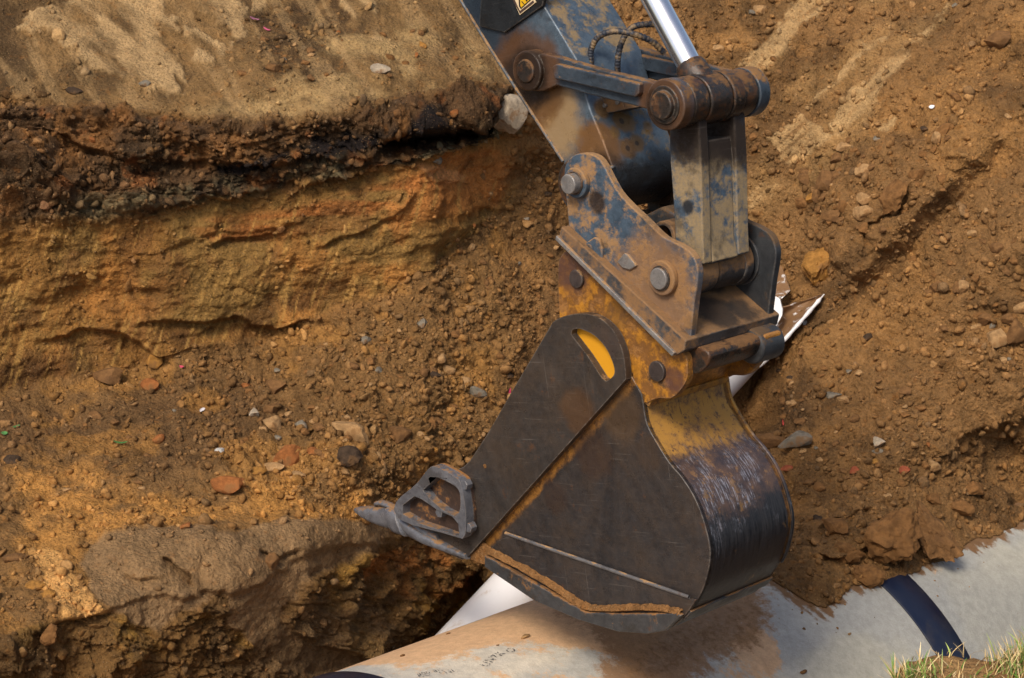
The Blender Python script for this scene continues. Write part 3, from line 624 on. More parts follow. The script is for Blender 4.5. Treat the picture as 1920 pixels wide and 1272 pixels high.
M_side = metal_mat('bucket_side_steel', (.030, .029, .031), dustc=.02, rustc=.25, dscale=7, rough=.33, scratch=1., oily=.25, edge=.9, film=.20, seam=(sx, -dvy / dl, dvx / dl, .034), spots=((T(1165, 780, 0), .11, (.085, .050, .026), .7), (T(1110, 850, 0), .10, (.042, .024, .018), .7), (T(1040, 930, 0), .07, (.034, .021, .018), .6), (T(1215, 850, 0), .07, (.05, .032, .022), .5)))
M_wear = metal_mat('wear_strip_steel', (.05, .052, .055), dustc=.30, rustc=.2, dscale=14, rough=.4, scratch=.6, dcol=lin((160, 112, 60)))
M_tooth = metal_mat('tooth_steel', (.13, .135, .15), dustc=.12, rustc=.12, dscale=13, rough=.33, scratch=.35, stretch=(2, 2, 2), dcol=lin((160, 118, 72)))
M_rib = metal_mat('rib_highlight_steel', (.13, .125, .125), dustc=.1, rustc=.3, dscale=14, rough=.35, scratch=.3, oily=.2)  # lighter than the side sheet: a painted highlight for the ridge
# back sheet: yellow high up, worn through to streaked bare steel lower down
b = NB('bucket_back_sheet'); c0 = b.co('Object'); cs = b.co('Object', (1.2, 1.2, 1))
yy = b.dot(c0, (-.25, 1, 0)); y0 = T(1255, 868)[1] * 1 - .25 * T(1255, 868)[0]
brk_ = b.math('ADD', b.math('MULTIPLY', b.noise(c0, 6, 10, .74), .6), b.math('MULTIPLY', b.noise(b.co('Object', (9, 9, 60)), 1, 10, .8), .4))
hm = b.math('ADD', b.math('SUBTRACT', yy, y0), b.math('MULTIPLY', b.math('SUBTRACT', brk_, .5), .55))
bare = b.step(hm, .06, -.02); low = b.step(hm, -.15, -.26)
stre = b.noise(b.co('Object', (6, 6, 130)), 1, 10, .8); blot = b.noise(c0, 15, 10, .76)
yel = b.mix(b.step(blot, .44, .60), lin((182, 132, 58)), lin((142, 104, 62)))
yel = b.mix(b.step(b.noise(c0, 30, 9, .78), .53, .63, 0, .8), yel, lin((84, 60, 50)))
yel = b.mix(b.step(b.noise(b.co('Object', (30, 3.0, 30), (0, 0, .5)), 2.4, 8, .7), .60, .65, 0, .9), yel, lin((70, 50, 46)))
mid = b.mix(b.step(blot, .40, .60), lin((96, 74, 62)), lin((66, 56, 56)))
mid = b.mix(b.step(b.noise(c0, 21, 9, .78), .54, .62, 0, .8), mid, lin((148, 108, 66)))
blk = b.mix(b.step(stre, .35, .68), (.010, .011, .014), (.050, .046, .046))
std = b.mix(low, mid, blk)
shn = b.math('MULTIPLY', b.step(b.noise(b.co('Object', (16, 16, 190)), 1, 10, .8), .50, .58), b.step(b.noise(c0, 7, 8, .74), .46, .56))
shn = b.math('MULTIPLY', shn, b.math('MULTIPLY', b.step(hm, -.34, -.20), b.step(hm, .08, .0)))
std = b.mix(b.math('MULTIPLY', shn, .85), std, (.36, .35, .38))
col = b.mix(bare, yel, std)
col = b.mix(b.math('MULTIPLY', b.step(b.noise(b.co('Object', (20, 5, 12)), 1, 9, .75), .60, .66), .8), col, lin((132, 98, 58)))
hh = b.math('ADD', b.math('MULTIPLY', b.noise(c0, 50, 8, .78), .8), b.math('MULTIPLY', stre, .25))
M_back = b.done(col, b.mixf(bare, .62, b.step(stre, .3, .7, .25, .45)), .25, b.bump(hh, .45, .005))
M_soil_lump = soil_mat('caked_soil', base=(*lin((132, 94, 56)), 1), grain=.8)
# stick ------------------------------------------------
st_out = [(760, -160), (862, 0), (935, 118), (1000, 218), (1056, 306), (1048, 340), (1052, 372), (1075, 400), (1106, 404), (1136, 388), (1152, 356), (1150, 318), (1130, 262), (1107, 207), (1080, 110), (1013, 0), (930, -160)]
stick = prism('stick', [L(*p, .05) for p in st_out[:4]] + [L(*p, .05) for p in spline(st_out[4:12], 4)] + [L(*p, .05) for p in st_out[12:]], .05, .37, M_stick, digger, .008)
M_seam = metal_mat('weld_bead', (.09, .10, .11), dustc=.35, rustc=.4, dscale=20, rough=.5, scratch=0)
def ridge_on(name, pts, r, mat, par, n=8):        # thin bead through (u, v, w) points
    q = spline([tuple(L(*p)) for p in pts], 10); return tube(name, q, r, mat, par, n)
ridge_on('weld_bead', [(762, -165, .048), (862, -2, .048), (935, 116, .048), (1056, 303, .048)], .006, M_seam, stick)
ridge_on('service_line', [(970, -100, .16), (1012, -2, .16), (1046, 60, .16), (1078, 112, .16), (1092, 155, .16)], .008, M_seam, stick)
ridge_on('service_line', [(970, -100, .25), (1012, -2, .25), (1046, 60, .25), (1078, 112, .25), (1092, 155, .25)], .008, M_seam, stick)
prism('stiffener', [(905, -60), (1030, -60), (1017, 12), (945, 62), (898, 50)], .038, .055, metal_mat('black_plate', (.016, .018, .02), dustc=.08, rustc=.15, rough=.35, scratch=.3), stick, .004)
ridge_on('weld_bead', [(1100, 322, .04), (1128, 316, .04), (1150, 314, .045), (1152, 314, .2), (1152, 314, .36)], .006, M_seam, stick)
cyl('stick_boss', 1085, 345, .05, .086, .036, .384, M_grim, stick, .006)
prism('grease_block', [(1126, 180), (1160, 176), (1172, 206), (1138, 214)], .12, .24, M_base, stick, .004)
for a_ in ((1136, 198, .12), (1160, 192, .12)): cyl('bolt', *a_, .008, .11, .125, M_pin, stick, .002, 12)
# warning sticker (only its lower corner is inside the photo)
def flat(name, pts, w0, th, mat, par): return prism(name, pts, w0, w0 + th, mat, par, 0)
sg_ = flat('warning_sign', [(974.5, 28.5), (1004, 5), (975, -60), (945, -38)], .0340, .004, NB('sticker_cream').done(lin((214, 190, 150)), .5), stick)
flat('sign_border', [(974.8, 26.2), (1001.5, 5), (999.5, 1), (974.6, 20.8), (962, -6), (959, -4)], .0332, .0008, NB('sticker_line').done(lin((70, 52, 44)), .5), sg_)
flat('sign_border', [(976.5, 17.5), (997, -1), (1000, -16), (972, -18), (972.8, 12)], .0330, .001, NB('sticker_black').done((.012, .010, .010), .5), sg_)
flat('sign_symbol', [(977, 14.5), (995, -2), (995, -12), (975, -14), (975.4, 10)], .0318, .0012, NB('sticker_yellow').done(lin((216, 168, 18)), .5), sg_)
flat('sign_symbol', [(977, 3), (979, 3), (983, 8), (982, 9)], .0308, .001, NB('sticker_ink').done((.014, .012, .012), .5), sg_)
flat('sign_symbol', [(984, -4), (987, -5), (989, 2), (986, 3)], .0308, .001, bpy.data.materials['sticker_ink'], sg_)
# side links -------------------------------------------
def side_link(w0, near=True):
    bm = bmesh.new(); cA = L(990, 133, 0); cB = L(1246.7, 197, 0)
    prism_bm(bm, [(1012, 100), (1040, 107), (1120, 131), (1212, 153), (1240, 160), (1236, 232), (1210, 206), (1185, 199), (1100, 178), (1040, 161), (1014, 172), (994, 172), (985, 120)], w0 + .004, w0 + .040, ref=0)
    cyl_bm(bm, (cA.x, cA.y), .068, w0 - .012, w0 + .048); cyl_bm(bm, (cB.x, cB.y), .082, w0 - .004, w0 + .049)
    lk = finish(bm, 'side_link', M_link, digger, .006)
    sx_ = lambda d: w0 + d
    prism('link_rib', [(1040, 124), (1048, 119), (1204, 156), (1203, 176), (1196, 182), (1044, 147)], sx_(-.018), sx_(.008), M_link, lk, .006, ref=0)
    bm = bmesh.new(); cyl_bm(bm, (cB.x, cB.y), .044, w0 - .026, w0, r1=.047); cyl_bm(bm, (cB.x, cB.y), .062, w0 - .010, w0)
    finish(bm, 'pin_end', M_grim, lk, .006)
    bm = bmesh.new(); cyl_bm(bm, (cA.x, cA.y), .040, w0 - .020, w0); finish(bm, 'pin_end', M_grim, lk, .006)
    return lk
side_link(.004); side_link(.378)
# ram rod ----------------------------------------------
eye = L(1247, 197, 0)
rod0, rod1 = L(1222, -10, .185), L(1293, 122, .185)
rod0.z = rod1.z = -.185; dirr = (rod0 - rod1).normalized()
chrome = NB('chrome'); cc0 = chrome.co('Object'); M_chrome = chrome.done(chrome.mix(chrome.step(chrome.noise(cc0, 6, 5, .6), .5, .8, 0, .35), (.86, .85, .86), (.55, .52, .50)), chrome.step(chrome.noise(cc0, 12, 4), .3, .8, .16, .32), .95)
rod = tube('cylinder_rod', [rod1 - dirr * .03 + dirr * t for t in np.linspace(0, 1.0, 30)], .041, M_chrome, digger, 48)
bm = bmesh.new(); cyl_bm(bm, (eye.x, eye.y), .083, .132, .238); re = finish(bm, 'rod_eye', M_grim, rod, .008)
loft('rod_neck', [(Vector((eye.x, eye.y, -.185)), .06, .048, dirr.cross(Vector((0, 0, 1)))), (rod1 - dirr * .05, .058, .05, dirr.cross(Vector((0, 0, 1)))), (rod1 - dirr * .01, .05, .05, dirr.cross(Vector((0, 0, 1)))), (rod1 + dirr * .006, .044, .044, dirr.cross(Vector((0, 0, 1))))], M_grim, rod, 24, 2.2)
# bucket link ------------------------------------------
bm = bmesh.new()
prism_bm(bm, [(1253, 215), (1256, 300), (1262, 380), (1266, 454), (1264, 488), (1290, 500), (1320, 496), (1318, 454), (1314, 300), (1310, 230), (1300, 200)], .10, .142)
prism_bm(bm, [(1253, 215), (1256, 300), (1262, 380), (1266, 454), (1264, 488), (1290, 500), (1322, 494), (1320, 454), (1316, 300), (1312, 230), (1300, 200)], .268, .325, ref=.10)
prism_bm(bm, [(1257, 268), (1258, 300), (1264, 380), (1270, 454), (1266, 490), (1300, 505), (1322, 496), (1314, 454), (1309, 300), (1306, 268)], .142, .268, ref=.10)
hl = finish(bm, 'bucket_link', M_hlink, digger, .006)
bm = bmesh.new(); cyl_bm(bm, (eye.x, eye.y), .080, .056, .128); cyl_bm(bm, (eye.x, eye.y), .084, .244, .300); cyl_bm(bm, (eye.x, eye.y), .078, .300, .372); cyl_bm(bm, (eye.x, eye.y), .050, .04, .38)
finish(bm, 'link_boss', M_grim, hl, .008)
e2 = L(1240, 522, 0)
bm = bmesh.new(); cyl_bm(bm, (e2.x, e2.y), .080, .045, .20); cyl_bm(bm, (e2.x, e2.y), .077, .20, .38); cyl_bm(bm, (e2.x, e2.y), .083, .33, .375)
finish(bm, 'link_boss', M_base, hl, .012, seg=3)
# hoses ------------------------------------------------
b = NB('hose_guard'); M_hose = b.done(b.mix(b.step(b.noise(b.co('Object'), 30, 5, .7), .45, .62), (.018, .022, .032), lin((128, 104, 72))), .6)
def hose(pts):
    q = spline([tuple(L(*p)) for p in pts], 26); k = np.arange(len(q)); r = .0105 * (1 + .07 * np.sin(k * 1.15))
    tube('hose', q, r, M_hose, digger, 12)
hose([(1112, 150, .14), (1108, 118, .12), (1109, 92, .12), (1123, 69, .13), (1153, 59, .15), (1190, 65, .19), (1222, 78, .24), (1246, 100, .28)])
hose([(1160, 150, .22), (1158, 128, .2), (1160, 100, .2), (1171, 68, .22), (1190, 50, .25), (1222, 46, .3), (1245, 50, .33)])
# quick coupler ----------------------------------------
coup = bpy.data.objects.new('quick_coupler', None); link(coup, digger); coup.empty_display_size = .05
cp = spline([(1059, 350), (1058, 318), (1067, 298), (1086, 288), (1111, 290), (1128, 304), (1146, 338), (1160, 362), (1180, 384), (1208, 410), (1243, 444), (1277, 461), (1298, 478), (1307, 502), (1308, 524), (1302, 565)], 5) + [(1294, 640), (1066, 424)]
def side_plate(w0, mat):
    sp_ = prism('side_plate', cp, w0, w0 + .03, mat, coup, .005, ref=0)
    return sp_
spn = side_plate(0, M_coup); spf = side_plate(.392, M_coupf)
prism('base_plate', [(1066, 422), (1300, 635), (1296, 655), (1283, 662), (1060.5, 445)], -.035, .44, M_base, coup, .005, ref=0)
prism('guide_rail', [(1060, 438), (1282, 657), (1277, 664), (1058, 446)], -.045, .02, M_pin, coup, .003, ref=0)
def pinset(u_, v_, rb, rp, par, out=.03, mat=M_pin):
    cyl('pin_boss', u_, v_, 0, rb, -.022, .002, M_coup, par, .006)
    cyl('pin', u_, v_, 0, rp * 1.15, -.027, -.020, M_grim, par, .002)
    cyl('pin', u_, v_, 0, rp, -.022 - out, .42, mat, par, .005)
pinset(1086, 342, .052, .034, spn, .034); pinset(1247, 520, .058, .036, spn, .014)
# the dust shield round the far end of the lower pin, and small fittings
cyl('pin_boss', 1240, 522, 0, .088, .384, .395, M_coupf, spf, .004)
for (a1, a2, rr) in ((1109, 466, .017), (1126, 482, .010)): cyl('bolt', a1, a2, 0, rr, -.016, .002, M_boss, spn, .003, 24)
prism('mounting_tab', [(1097, 470), (1102, 455), (1118, 444), (1128, 448), (1134, 466), (1133, 486), (1120, 484)], -.012, .002, M_coup, spn, .005, ref=0)
prism('mounting_tab', [(1160, 490), (1174, 474), (1182, 478), (1197, 498), (1184, 506), (1170, 502)], -.010, .002, M_pin, spn, .004, ref=0)
# far stop plate, hydraulic latch between the side plates
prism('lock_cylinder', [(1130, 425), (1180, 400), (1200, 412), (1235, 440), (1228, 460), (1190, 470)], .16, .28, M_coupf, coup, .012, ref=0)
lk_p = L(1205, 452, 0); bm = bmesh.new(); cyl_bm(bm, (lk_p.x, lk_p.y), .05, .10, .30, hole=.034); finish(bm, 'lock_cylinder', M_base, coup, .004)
prism('inner_web', [(1110, 330), (1150, 345), (1222, 430), (1200, 470), (1090, 430)], .375, .395, M_grim, coup, .004, ref=0)
# latch underneath, with the boss at its far end
prism('latch', spline([(1276, 660), (1300, 655), (1318, 668), (1314, 690), (1296, 704), (1270, 704), (1262, 680)], 4, True), .03, .30, M_grim, coup, .008, ref=0)
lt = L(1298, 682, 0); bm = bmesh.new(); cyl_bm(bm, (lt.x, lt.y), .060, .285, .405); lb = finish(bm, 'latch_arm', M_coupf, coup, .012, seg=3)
bm = bmesh.new(); cyl_bm(bm, (lt.x + .004, lt.y - .002), .015, .278, .29, 24, hole=.009); finish(bm, 'latch_pin', M_pin, coup, .002)
prism('latch_arm', [(1262, 655), (1290, 655), (1322, 662), (1318, 700), (1296, 716), (1262, 706)], .30, .395, M_yel, coup, .012, ref=0)
# bucket -----------------------------------------------
bucket = bpy.data.objects.new('bucket', None); link(bucket, digger); bucket.empty_display_size = .05
curve = spline([(1206, 757), (1213, 795), (1231, 830), (1255, 868), (1278, 895), (1303, 935), (1322, 986), (1332, 1040), (1322, 1095), (1306, 1128), (1289, 1152), (1262, 1176), (1223, 1183), (1169, 1179), (1096, 1157), (1012, 1121), (968, 1091)], 6)
# side sheet
prism('side_sheet', [(1184, 706), (1203, 740)] + [tuple(p) for p in curve] + [(919, 1059), (900, 1042), (888, 1034)], 0, .02, M_side, bucket, .003)
lowp = [(957, 1004), (1125, 1062), (1293, 1121)] + [tuple(p) for p in curve if p[1] > 1121] + [(919, 1056), (912, 1040), (938, 1012)]
prism('side_overlay', lowp, -.010, .001, M_side, bucket, .004, ref=0)
ridge_on('side_rib_highlight', [(948, 1000, -.011), (1030, 1029, -.011), (1125, 1062, -.011), (1292, 1120, -.011)], .007, M_rib, bucket)  # bright bead added as the highlight along the overlay's upper edge
prism('caked_soil', [(880, 1046), (910, 1014), (924, 1032), (920, 1060), (902, 1055)], -.014, .001, M_soil_lump, bucket, .006, ref=0)
prism('wear_strip', [(919, 1037), (919, 1060), (968, 1093), (1012, 1123), (1096, 1159), (1169, 1181), (1223, 1185), (1258, 1179), (1289, 1150), (1281, 1146), (1180, 1147), (1110, 1144), (1041, 1106)], -.030, -.008, M_wear, bucket, .006, ref=0)
# soil packed on the ledge above the wear strip
bm = bmesh.new(); led = spline([(921, 1030), (975, 1056), (1041, 1094), (1085, 1124), (1112, 1136), (1160, 1138), (1210, 1136), (1255, 1139), (1284, 1146)], 14)
rws = []
for i, p in enumerate(led):
    jt = lambda s: (math.sin(i * 1.7 + s) + math.sin(i * .63 + s * 2)) * 1.3
    hgt = 5.6 + 2.6 * float(vnoise(np.array([i * .31, 1.5, 2.])) ) + 1.6 * float(vnoise(np.array([i * .9, 4.5, 2.])))
    rws.append([bm.verts.new(L(p[0] + 1, p[1] - hgt + jt(0) * .4, 0) * 1 + Vector((0, 0, .0115))), bm.verts.new(L(p[0], p[1] - hgt * .5 + jt(2) * .6, 0) + Vector((0, 0, .0235 + .002 * jt(3)))), bm.verts.new(L(p[0], p[1] + 4, 0) + Vector((0, 0, .0292 + .001 * jt(4)))), bm.verts.new(L(p[0], p[1] + 8, 0) + Vector((0, 0, .012)))])
for a_, b_ in zip(rws, rws[1:]):
    for k in range(3): bm.faces.new((a_[k], a_[k + 1], b_[k + 1], b_[k]))
finish(bm, 'caked_soil', M_soil_lump, bucket, 0)
# back sheet shell
cent = L(1120, 960, 0)
inner = []
cv = [L(*p, 0) for p in [(1209, 742)] + [tuple(p) for p in curve] + [(919, 1062), (880, 1048), (775, 1003), (766, 996)]]
for i, p in enumerate(cv):
    t_ = (cv[min(i + 1, len(cv) - 1)] - cv[max(i - 1, 0)]).normalized(); nrm = Vector((t_.y, -t_.x, 0)); 
    if nrm.dot(cent - p) < 0: nrm = -nrm
    inner.append(p + nrm * .018)
bm = bmesh.new(); nn = 24; a_ = [[bm.verts.new(Vector((p.x, p.y, -(.004 + (BW - .008) * k / nn)))) for p in cv] for k in range(nn + 1)]; b_ = [[bm.verts.new(Vector((p.x, p.y, -(.004 + (BW - .008) * k / nn)))) for p in inner] for k in range(nn + 1)]
m_ = len(cv)
for k in range(nn):
    for i in range(m_ - 1):
        bm.faces.new((a_[k][i], a_[k][i + 1], a_[k + 1][i + 1], a_[k + 1][i])); bm.faces.new((b_[k][i + 1], b_[k][i], b_[k + 1][i], b_[k + 1][i + 1]))
    bm.faces.new((a_[k][0], a_[k + 1][0], b_[k + 1][0], b_[k][0])); bm.faces.new((a_[k][-1], b_[k][-1], b_[k + 1][-1], a_[k + 1][-1]))
for k in (0, nn):
    for i in range(m_ - 1): bm.faces.new((a_[k][i], b_[k][i], b_[k][i + 1], a_[k][i + 1]))
finish(bm, 'back_sheet', M_back, bucket, 0, 40)
# far side sheet and its worn rim
far_out = [(1048, 601), (1184, 640), (1203, 740)] + [tuple(p) for p in curve] + [(919, 1059), (877, 1046), (770, 1000), (777, 927), (880, 875), (926, 809)]
prism('side_sheet', far_out, BW - .02, BW, M_yel, bucket, .003, ref=0)
prism('rim', [(1206, 757)] + [(p[0] + 3, p[1]) for p in curve if p[1] < 1120] + [(p[0] - 9, p[1]) for p in reversed(curve) if p[1] < 1120], BW, BW + .012, M_back, bucket, .003, ref=0)
# wear bands low on the back sheet, running across
for (i0, i1) in ((58, 62),):
    pts_o = curve[i0:i1 + 1]
    prism('heel_band', [(p[0] + 3, p[1] + 3) for p in pts_o] + [(p[0] - 4, p[1] - 4) for p in reversed(pts_o)], -.004, BW + .004, M_wear, bucket, .003, ref=0)
# upper torque plate under the coupler, yellow inside
prism('top_plate', [(1206, 757), (1215, 752), (1245, 700), (1262, 640), (1250, 632), (1232, 690), (1200, 742)], .03, BW - .03, M_yel, bucket, .004, ref=0)
prism('fold_bar', [(1203, 757), (1212, 765), (1218, 752), (1207, 746)], .01, BW - .01, M_back, bucket, .004, ref=0)
# lugs
lug = spline([(1045, 560), (1045, 502), (1050, 481), (1064, 470), (1080, 471)], 5) + spline([(1080, 471), (1150, 530), (1215, 600), (1262, 646), (1284, 668), (1287, 690), (1286, 712), (1272, 735), (1255, 748), (1231, 748), (1210, 757)], 4) + [(1192, 745), (1184, 700), (1150, 700), (1050, 640)]
def lug_plate(w0):
    lg = prism('lug', lug, w0, w0 + .032, M_yel, bucket, .006, ref=0); return lg
l1 = lug_plate(.004); l2 = lug_plate(BW - .036)
for (a1, a2, rr) in ((1082, 523, .0315), (1233, 696, .0345)):
    cyl('pin', a1, a2, 0, rr, -.008, BW - .01, M_dpin, l1, .004); cyl('pin_collar', a1, a2, 0, rr * 1.5, .06, .11, M_yel, l1, .004); 
# worn strip plate with the D shaped window
sp_out = spline([(1047.6, 601.5), (1062, 593), (1080, 588), (1110, 586), (1137.6, 596), (1161.8, 619), (1177, 653), (1183, 685), (1184, 709)], 5) + [(1040, 870), (888, 1040), (877, 1046), (820, 1022), (770, 1000), (768, 985), (800, 940), (850, 888), (880, 872), (892, 861), (926, 809), (978, 719)]
slot = spline([(1083, 617), (1090, 614), (1102, 615), (1126, 627), (1147, 650), (1160, 678), (1163, 696), (1157, 706), (1147, 712)], 4) + [(1140, 707), (1112, 664), (1082, 625)]
stp = prism('side_strip', sp_out, -.028, .0, M_strip, bucket, .004, holes=[slot], ref=0)
cyl('bolt', 920, 871, 0, .008, -.0295, -.027, M_soil_lump, stp, 0, 20)
prism('slot_backing', [(1076, 610), (1140, 612), (1168, 655), (1170, 716), (1132, 716), (1078, 640)], .0005, .003, NB('slot_yellow').done(lin((210, 146, 22)), .55), bucket, 0, ref=0)
# side cutter, a casting with two pockets and three hex bolts
cut_out = spline([(769, 946), (777, 927), (811, 898), (832, 872), (842, 865), (852, 867)], 4) + spline([(873, 878), (888, 888), (896, 900), (901, 925), (905, 960), (903, 990), (898, 1000)], 4) + [(859, 989), (804, 975), (775, 962)]
cut = prism('side_cutter', cut_out, -.045, -.028, metal_mat('cutter_recess_steel', (.05, .03, .022), dustc=.5, rustc=.55, dscale=11, rough=.5, scratch=.2, dcol=lin((160, 108, 52))), bucket, .003, ref=0)
po1 = spline([(851, 886), (862, 890), (884, 902), (893, 915), (894, 940), (890, 954)], 3) + [(884, 958), (862, 947), (838, 928), (824, 910)]
po2 = [(786, 938), (808, 921), (822, 927), (850, 946), (879, 959), (890, 972), (892, 993), (884, 994), (858, 985), (810, 969), (786, 954)]
prism('cutter_frame', cut_out, -.082, -.044, M_tooth, cut, .007, holes=[po1, po2], ref=0)
for (a1, a2) in ((879, 907), (832, 959), (887, 987)):
    cyl('bolt', a1, a2, -.05, .020, -.076, -.046, M_tooth, cut, .003, 6)
# lip bar and its adapter below the cutter
def A(u_, v_, w_): return L(u_, v_, w_)
upv = (L(700, 940, 0) - L(712, 975, 0)).normalized()
loft('lip_bar', [(A(760, 978, -.03), .022, .030, upv), (A(772, 990, -.03), .036, .034, upv), (A(800, 1008, -.03), .026, .032, upv), (A(840, 1026, -.028), .018, .026, upv), (A(878, 1043, -.022), .011, .018, upv)], M_tooth, bucket, 20, 3, 0)
prism('lip_plate', [(760, 985), (790, 972), (870, 1000), (905, 1030), (925, 1058), (880, 1048), (775, 1003)], -.01, BW, M_wear, bucket, .004, ref=0)
def tooth(wc):
    t = loft('tooth', [(A(669, 955, wc), .005, .016, upv), (A(672, 956, wc), .011, .022, upv), (A(684, 960, wc), .022, .030, upv), (A(702, 965, wc), .032, .034, upv), (A(722, 969, wc), .040, .037, upv), (A(738, 972, wc), .045, .039, upv), (A(742, 973, wc), .053, .046, upv), (A(762, 980, wc), .053, .046, upv), (A(764, 981, wc), .046, .040, upv), (A(765, 981, wc), .030, .03, upv)], M_tooth, bucket, 28, 3.2)
    loft('tooth_ear', [(A(704, 952, wc), .003, .006, upv), (A(706, 944, wc), .008, .014, upv), (A(716, 943, wc), .011, .018, upv), (A(732, 948, wc), .012, .018, upv), (A(748, 958, wc), .010, .014, upv)], M_tooth, t, 16, 2.2)
    loft('tooth_adapter', [(A(758, 979, wc), .034, .034, upv), (A(790, 992, wc), .034, .034, upv), (A(830, 1010, wc), .02, .03, upv)], M_tooth, t, 20, 3)
for wc in (-.015, .20, .405): tooth(wc)

# ------------------------------------------------------------ pipes
def pipe_pt(t, th, r=PR): return PQ + PD * t + r * (math.cos(th) * PT + math.sin(th) * PN)
ts = np.concatenate([np.arange(-2.4, -1.2, .1), np.arange(-1.2, 3.4, .009), np.arange(3.4, 6.01, .1)]); th = np.concatenate([np.arange(-60, 125, .5), np.arange(125, 300, 5)]) * math.pi / 180
tt_, hh_ = np.meshgrid(ts, th, indexing='ij')
Pp = PQ + PD * tt_[..., None] + PR * (np.cos(hh_)[..., None] * PT + np.sin(hh_)[..., None] * PN)
pu, pv = pj(Pp)
nP = fbm(np.stack([tt_ * 2.6, hh_ * 2.4, hh_ * 0], -1), 6, 201); nP2 = fbm(np.stack([tt_ * 14, hh_ * 5, hh_ * 0], -1), 5, 202); nP3 = fbm(np.stack([(pu * .64 - pv * .77) / 10, (pu * .77 + pv * .64) / 70, hh_ * 0], -1), 4, 203)
white = lin((204, 192, 172)); grey = lin((160, 158, 152)); tan_ = lin((220, 172, 124)); brown = lin((148, 108, 66)); bsoil = lin((122, 84, 46))
pc = np.zeros(Pp.shape) + white; lefty = 1 - sst(1150, 1500, pu)
def pp(poly, soft=8, j=20): return sst(-soft, soft, sdpoly(pu + nP3 * j * .6, pv + nP3 * j * .5 + nP2 * 8, poly))
streak = fbm(np.stack([(pu * .64 - pv * .77) / 6, (pu * .77 + pv * .64) / 80, hh_ * 0], -1), 4, 206)
pc = cmix(pc, lin((176, 170, 154)) + 0 * pc, sst(1150, 1600, pu))
pc = cmix(pc, grey + 0 * pc, sst(-.05, .3, fbm(np.stack([tt_ * 2, hh_ * 3, hh_ * 0], -1), 5, 204)) * .7)
pc = cmix(pc, lin((130, 132, 132)) + 0 * pc, pp([(1720, 1130), (1800, 1060), (1960, 1080), (1960, 1200), (1830, 1240)], 60, 10) * .4)
mtan = np.clip(.42 + nP * .9 - .34 * (1 - lefty) + .24 * lefty + .5 * pp([(930, 1150), (1010, 1120), (1200, 1170), (1190, 1225), (1060, 1200), (960, 1190)], 20, 20) + .5 * pp([(1400, 1150), (1470, 1200), (1440, 1300), (1340, 1300), (1330, 1250)], 30, 20), 0, 1)
mbr = np.clip(pp([(1000, 1090), (1040, 1150), (1100, 1180), (1130, 1240), (1080, 1330), (1310, 1330), (1320, 1272), (1350, 1240), (1400, 1225), (1455, 1180), (1440, 1100), (1330, 1060)], 50, 34), 0, 1) * .86
mso = np.clip(np.maximum(pp([(1180, 1190), (1300, 1140), (1440, 1100), (1460, 1170), (1400, 1215), (1330, 1232), (1290, 1290), (1200, 1300), (1170, 1240)], 60, 34) * .5, sst(-26, 14, sdpoly(pu, pv, SPOIL) + streak * 26) * sst(1330, 1400, pu)), 0, 1)
n1, n2_ = len(ts), len(th); ii, jj = np.meshgrid(np.arange(n1 - 1), np.arange(n2_), indexing='ij')
FQ = np.stack([ii * n2_ + jj, ii * n2_ + (jj + 1) % n2_, (ii + 1) * n2_ + (jj + 1) % n2_, (ii + 1) * n2_ + jj], -1).reshape(-1, 4)
Vp = Pp.reshape(-1, 3)
org = PQ
me = mesh_np('concrete_pipe', Vp - org, FQ); set_col(me, 'col', pc.reshape(-1, 3)); set_col(me, 'dirt', np.stack([mtan, mbr, mso], -1).reshape(-1, 3))
b = NB('pipe_surface'); c0 = b.co('Object'); ca = b.attr('col'); k = b.math('ADD', b.step(b.noise(c0, 26, 8, .7), .3, .7, .86, 1.1), b.step(b.noise(c0, 160, 5, .7), .3, .7, -.05, .06))
cc = b.new('ShaderNodeCombineColor'); [b.put(cc.inputs[q_], k) for q_ in range(3)]
dsep = b.new('ShaderNodeSeparateColor'); b.t.links.new(b.attr('dirt'), dsep.inputs[0])
nfa = b.math('ADD', b.math('MULTIPLY', b.noise(c0, 9, 12, .78), .6), b.math('MULTIPLY', b.noise(c0, 55, 9, .8), .4)); nfb = b.noise(c0, 34, 12, .8)
t1 = b.step(b.math('ADD', dsep.outputs[0], b.math('MULTIPLY', b.math('SUBTRACT', nfa, .5), 1.7)), .42, .62)
ca = b.mix(b.math('MULTIPLY', t1, .9), ca, b.mix(nfb, lin((188, 140, 92)), lin((226, 184, 140))))
t2 = b.step(b.math('ADD', dsep.outputs[1], b.math('MULTIPLY', b.math('SUBTRACT', nfb, .5), 1.8)), .32, .74)
ca = b.mix(b.math('MULTIPLY', t2, .9), ca, b.mix(nfa, lin((118, 84, 52)), lin((172, 128, 84))))
t3 = b.step(b.math('ADD', dsep.outputs[2], b.math('MULTIPLY', b.math('SUBTRACT', nfb, .5), 1.9)), .30, .74)
ca = b.mix(b.math('MULTIPLY', t3, .95), ca, b.mix(nfa, lin((92, 64, 36)), lin((140, 100, 60))))
co_ = b.mix(1., ca, cc.outputs[0], 'MULTIPLY')
co_ = b.mix(b.step(b.noise(c0, 70, 5, .7), .66, .72, 0, .6), co_, lin((120, 86, 54)))
hh = b.math('ADD', b.noise(c0, 90, 6, .75), b.math('MULTIPLY', b.noise(c0, 12, 5, .6), .6))
pipe = obj('concrete_pipe', me, b.done(co_, .8, 0, b.bump(hh, .5, .007), .3)); pipe.location = Vector(org)
tag(pipe, 'huge dusty pale pipe with black joint bands that the bucket stands on', 'pipe')
def to_local(V): return V - org
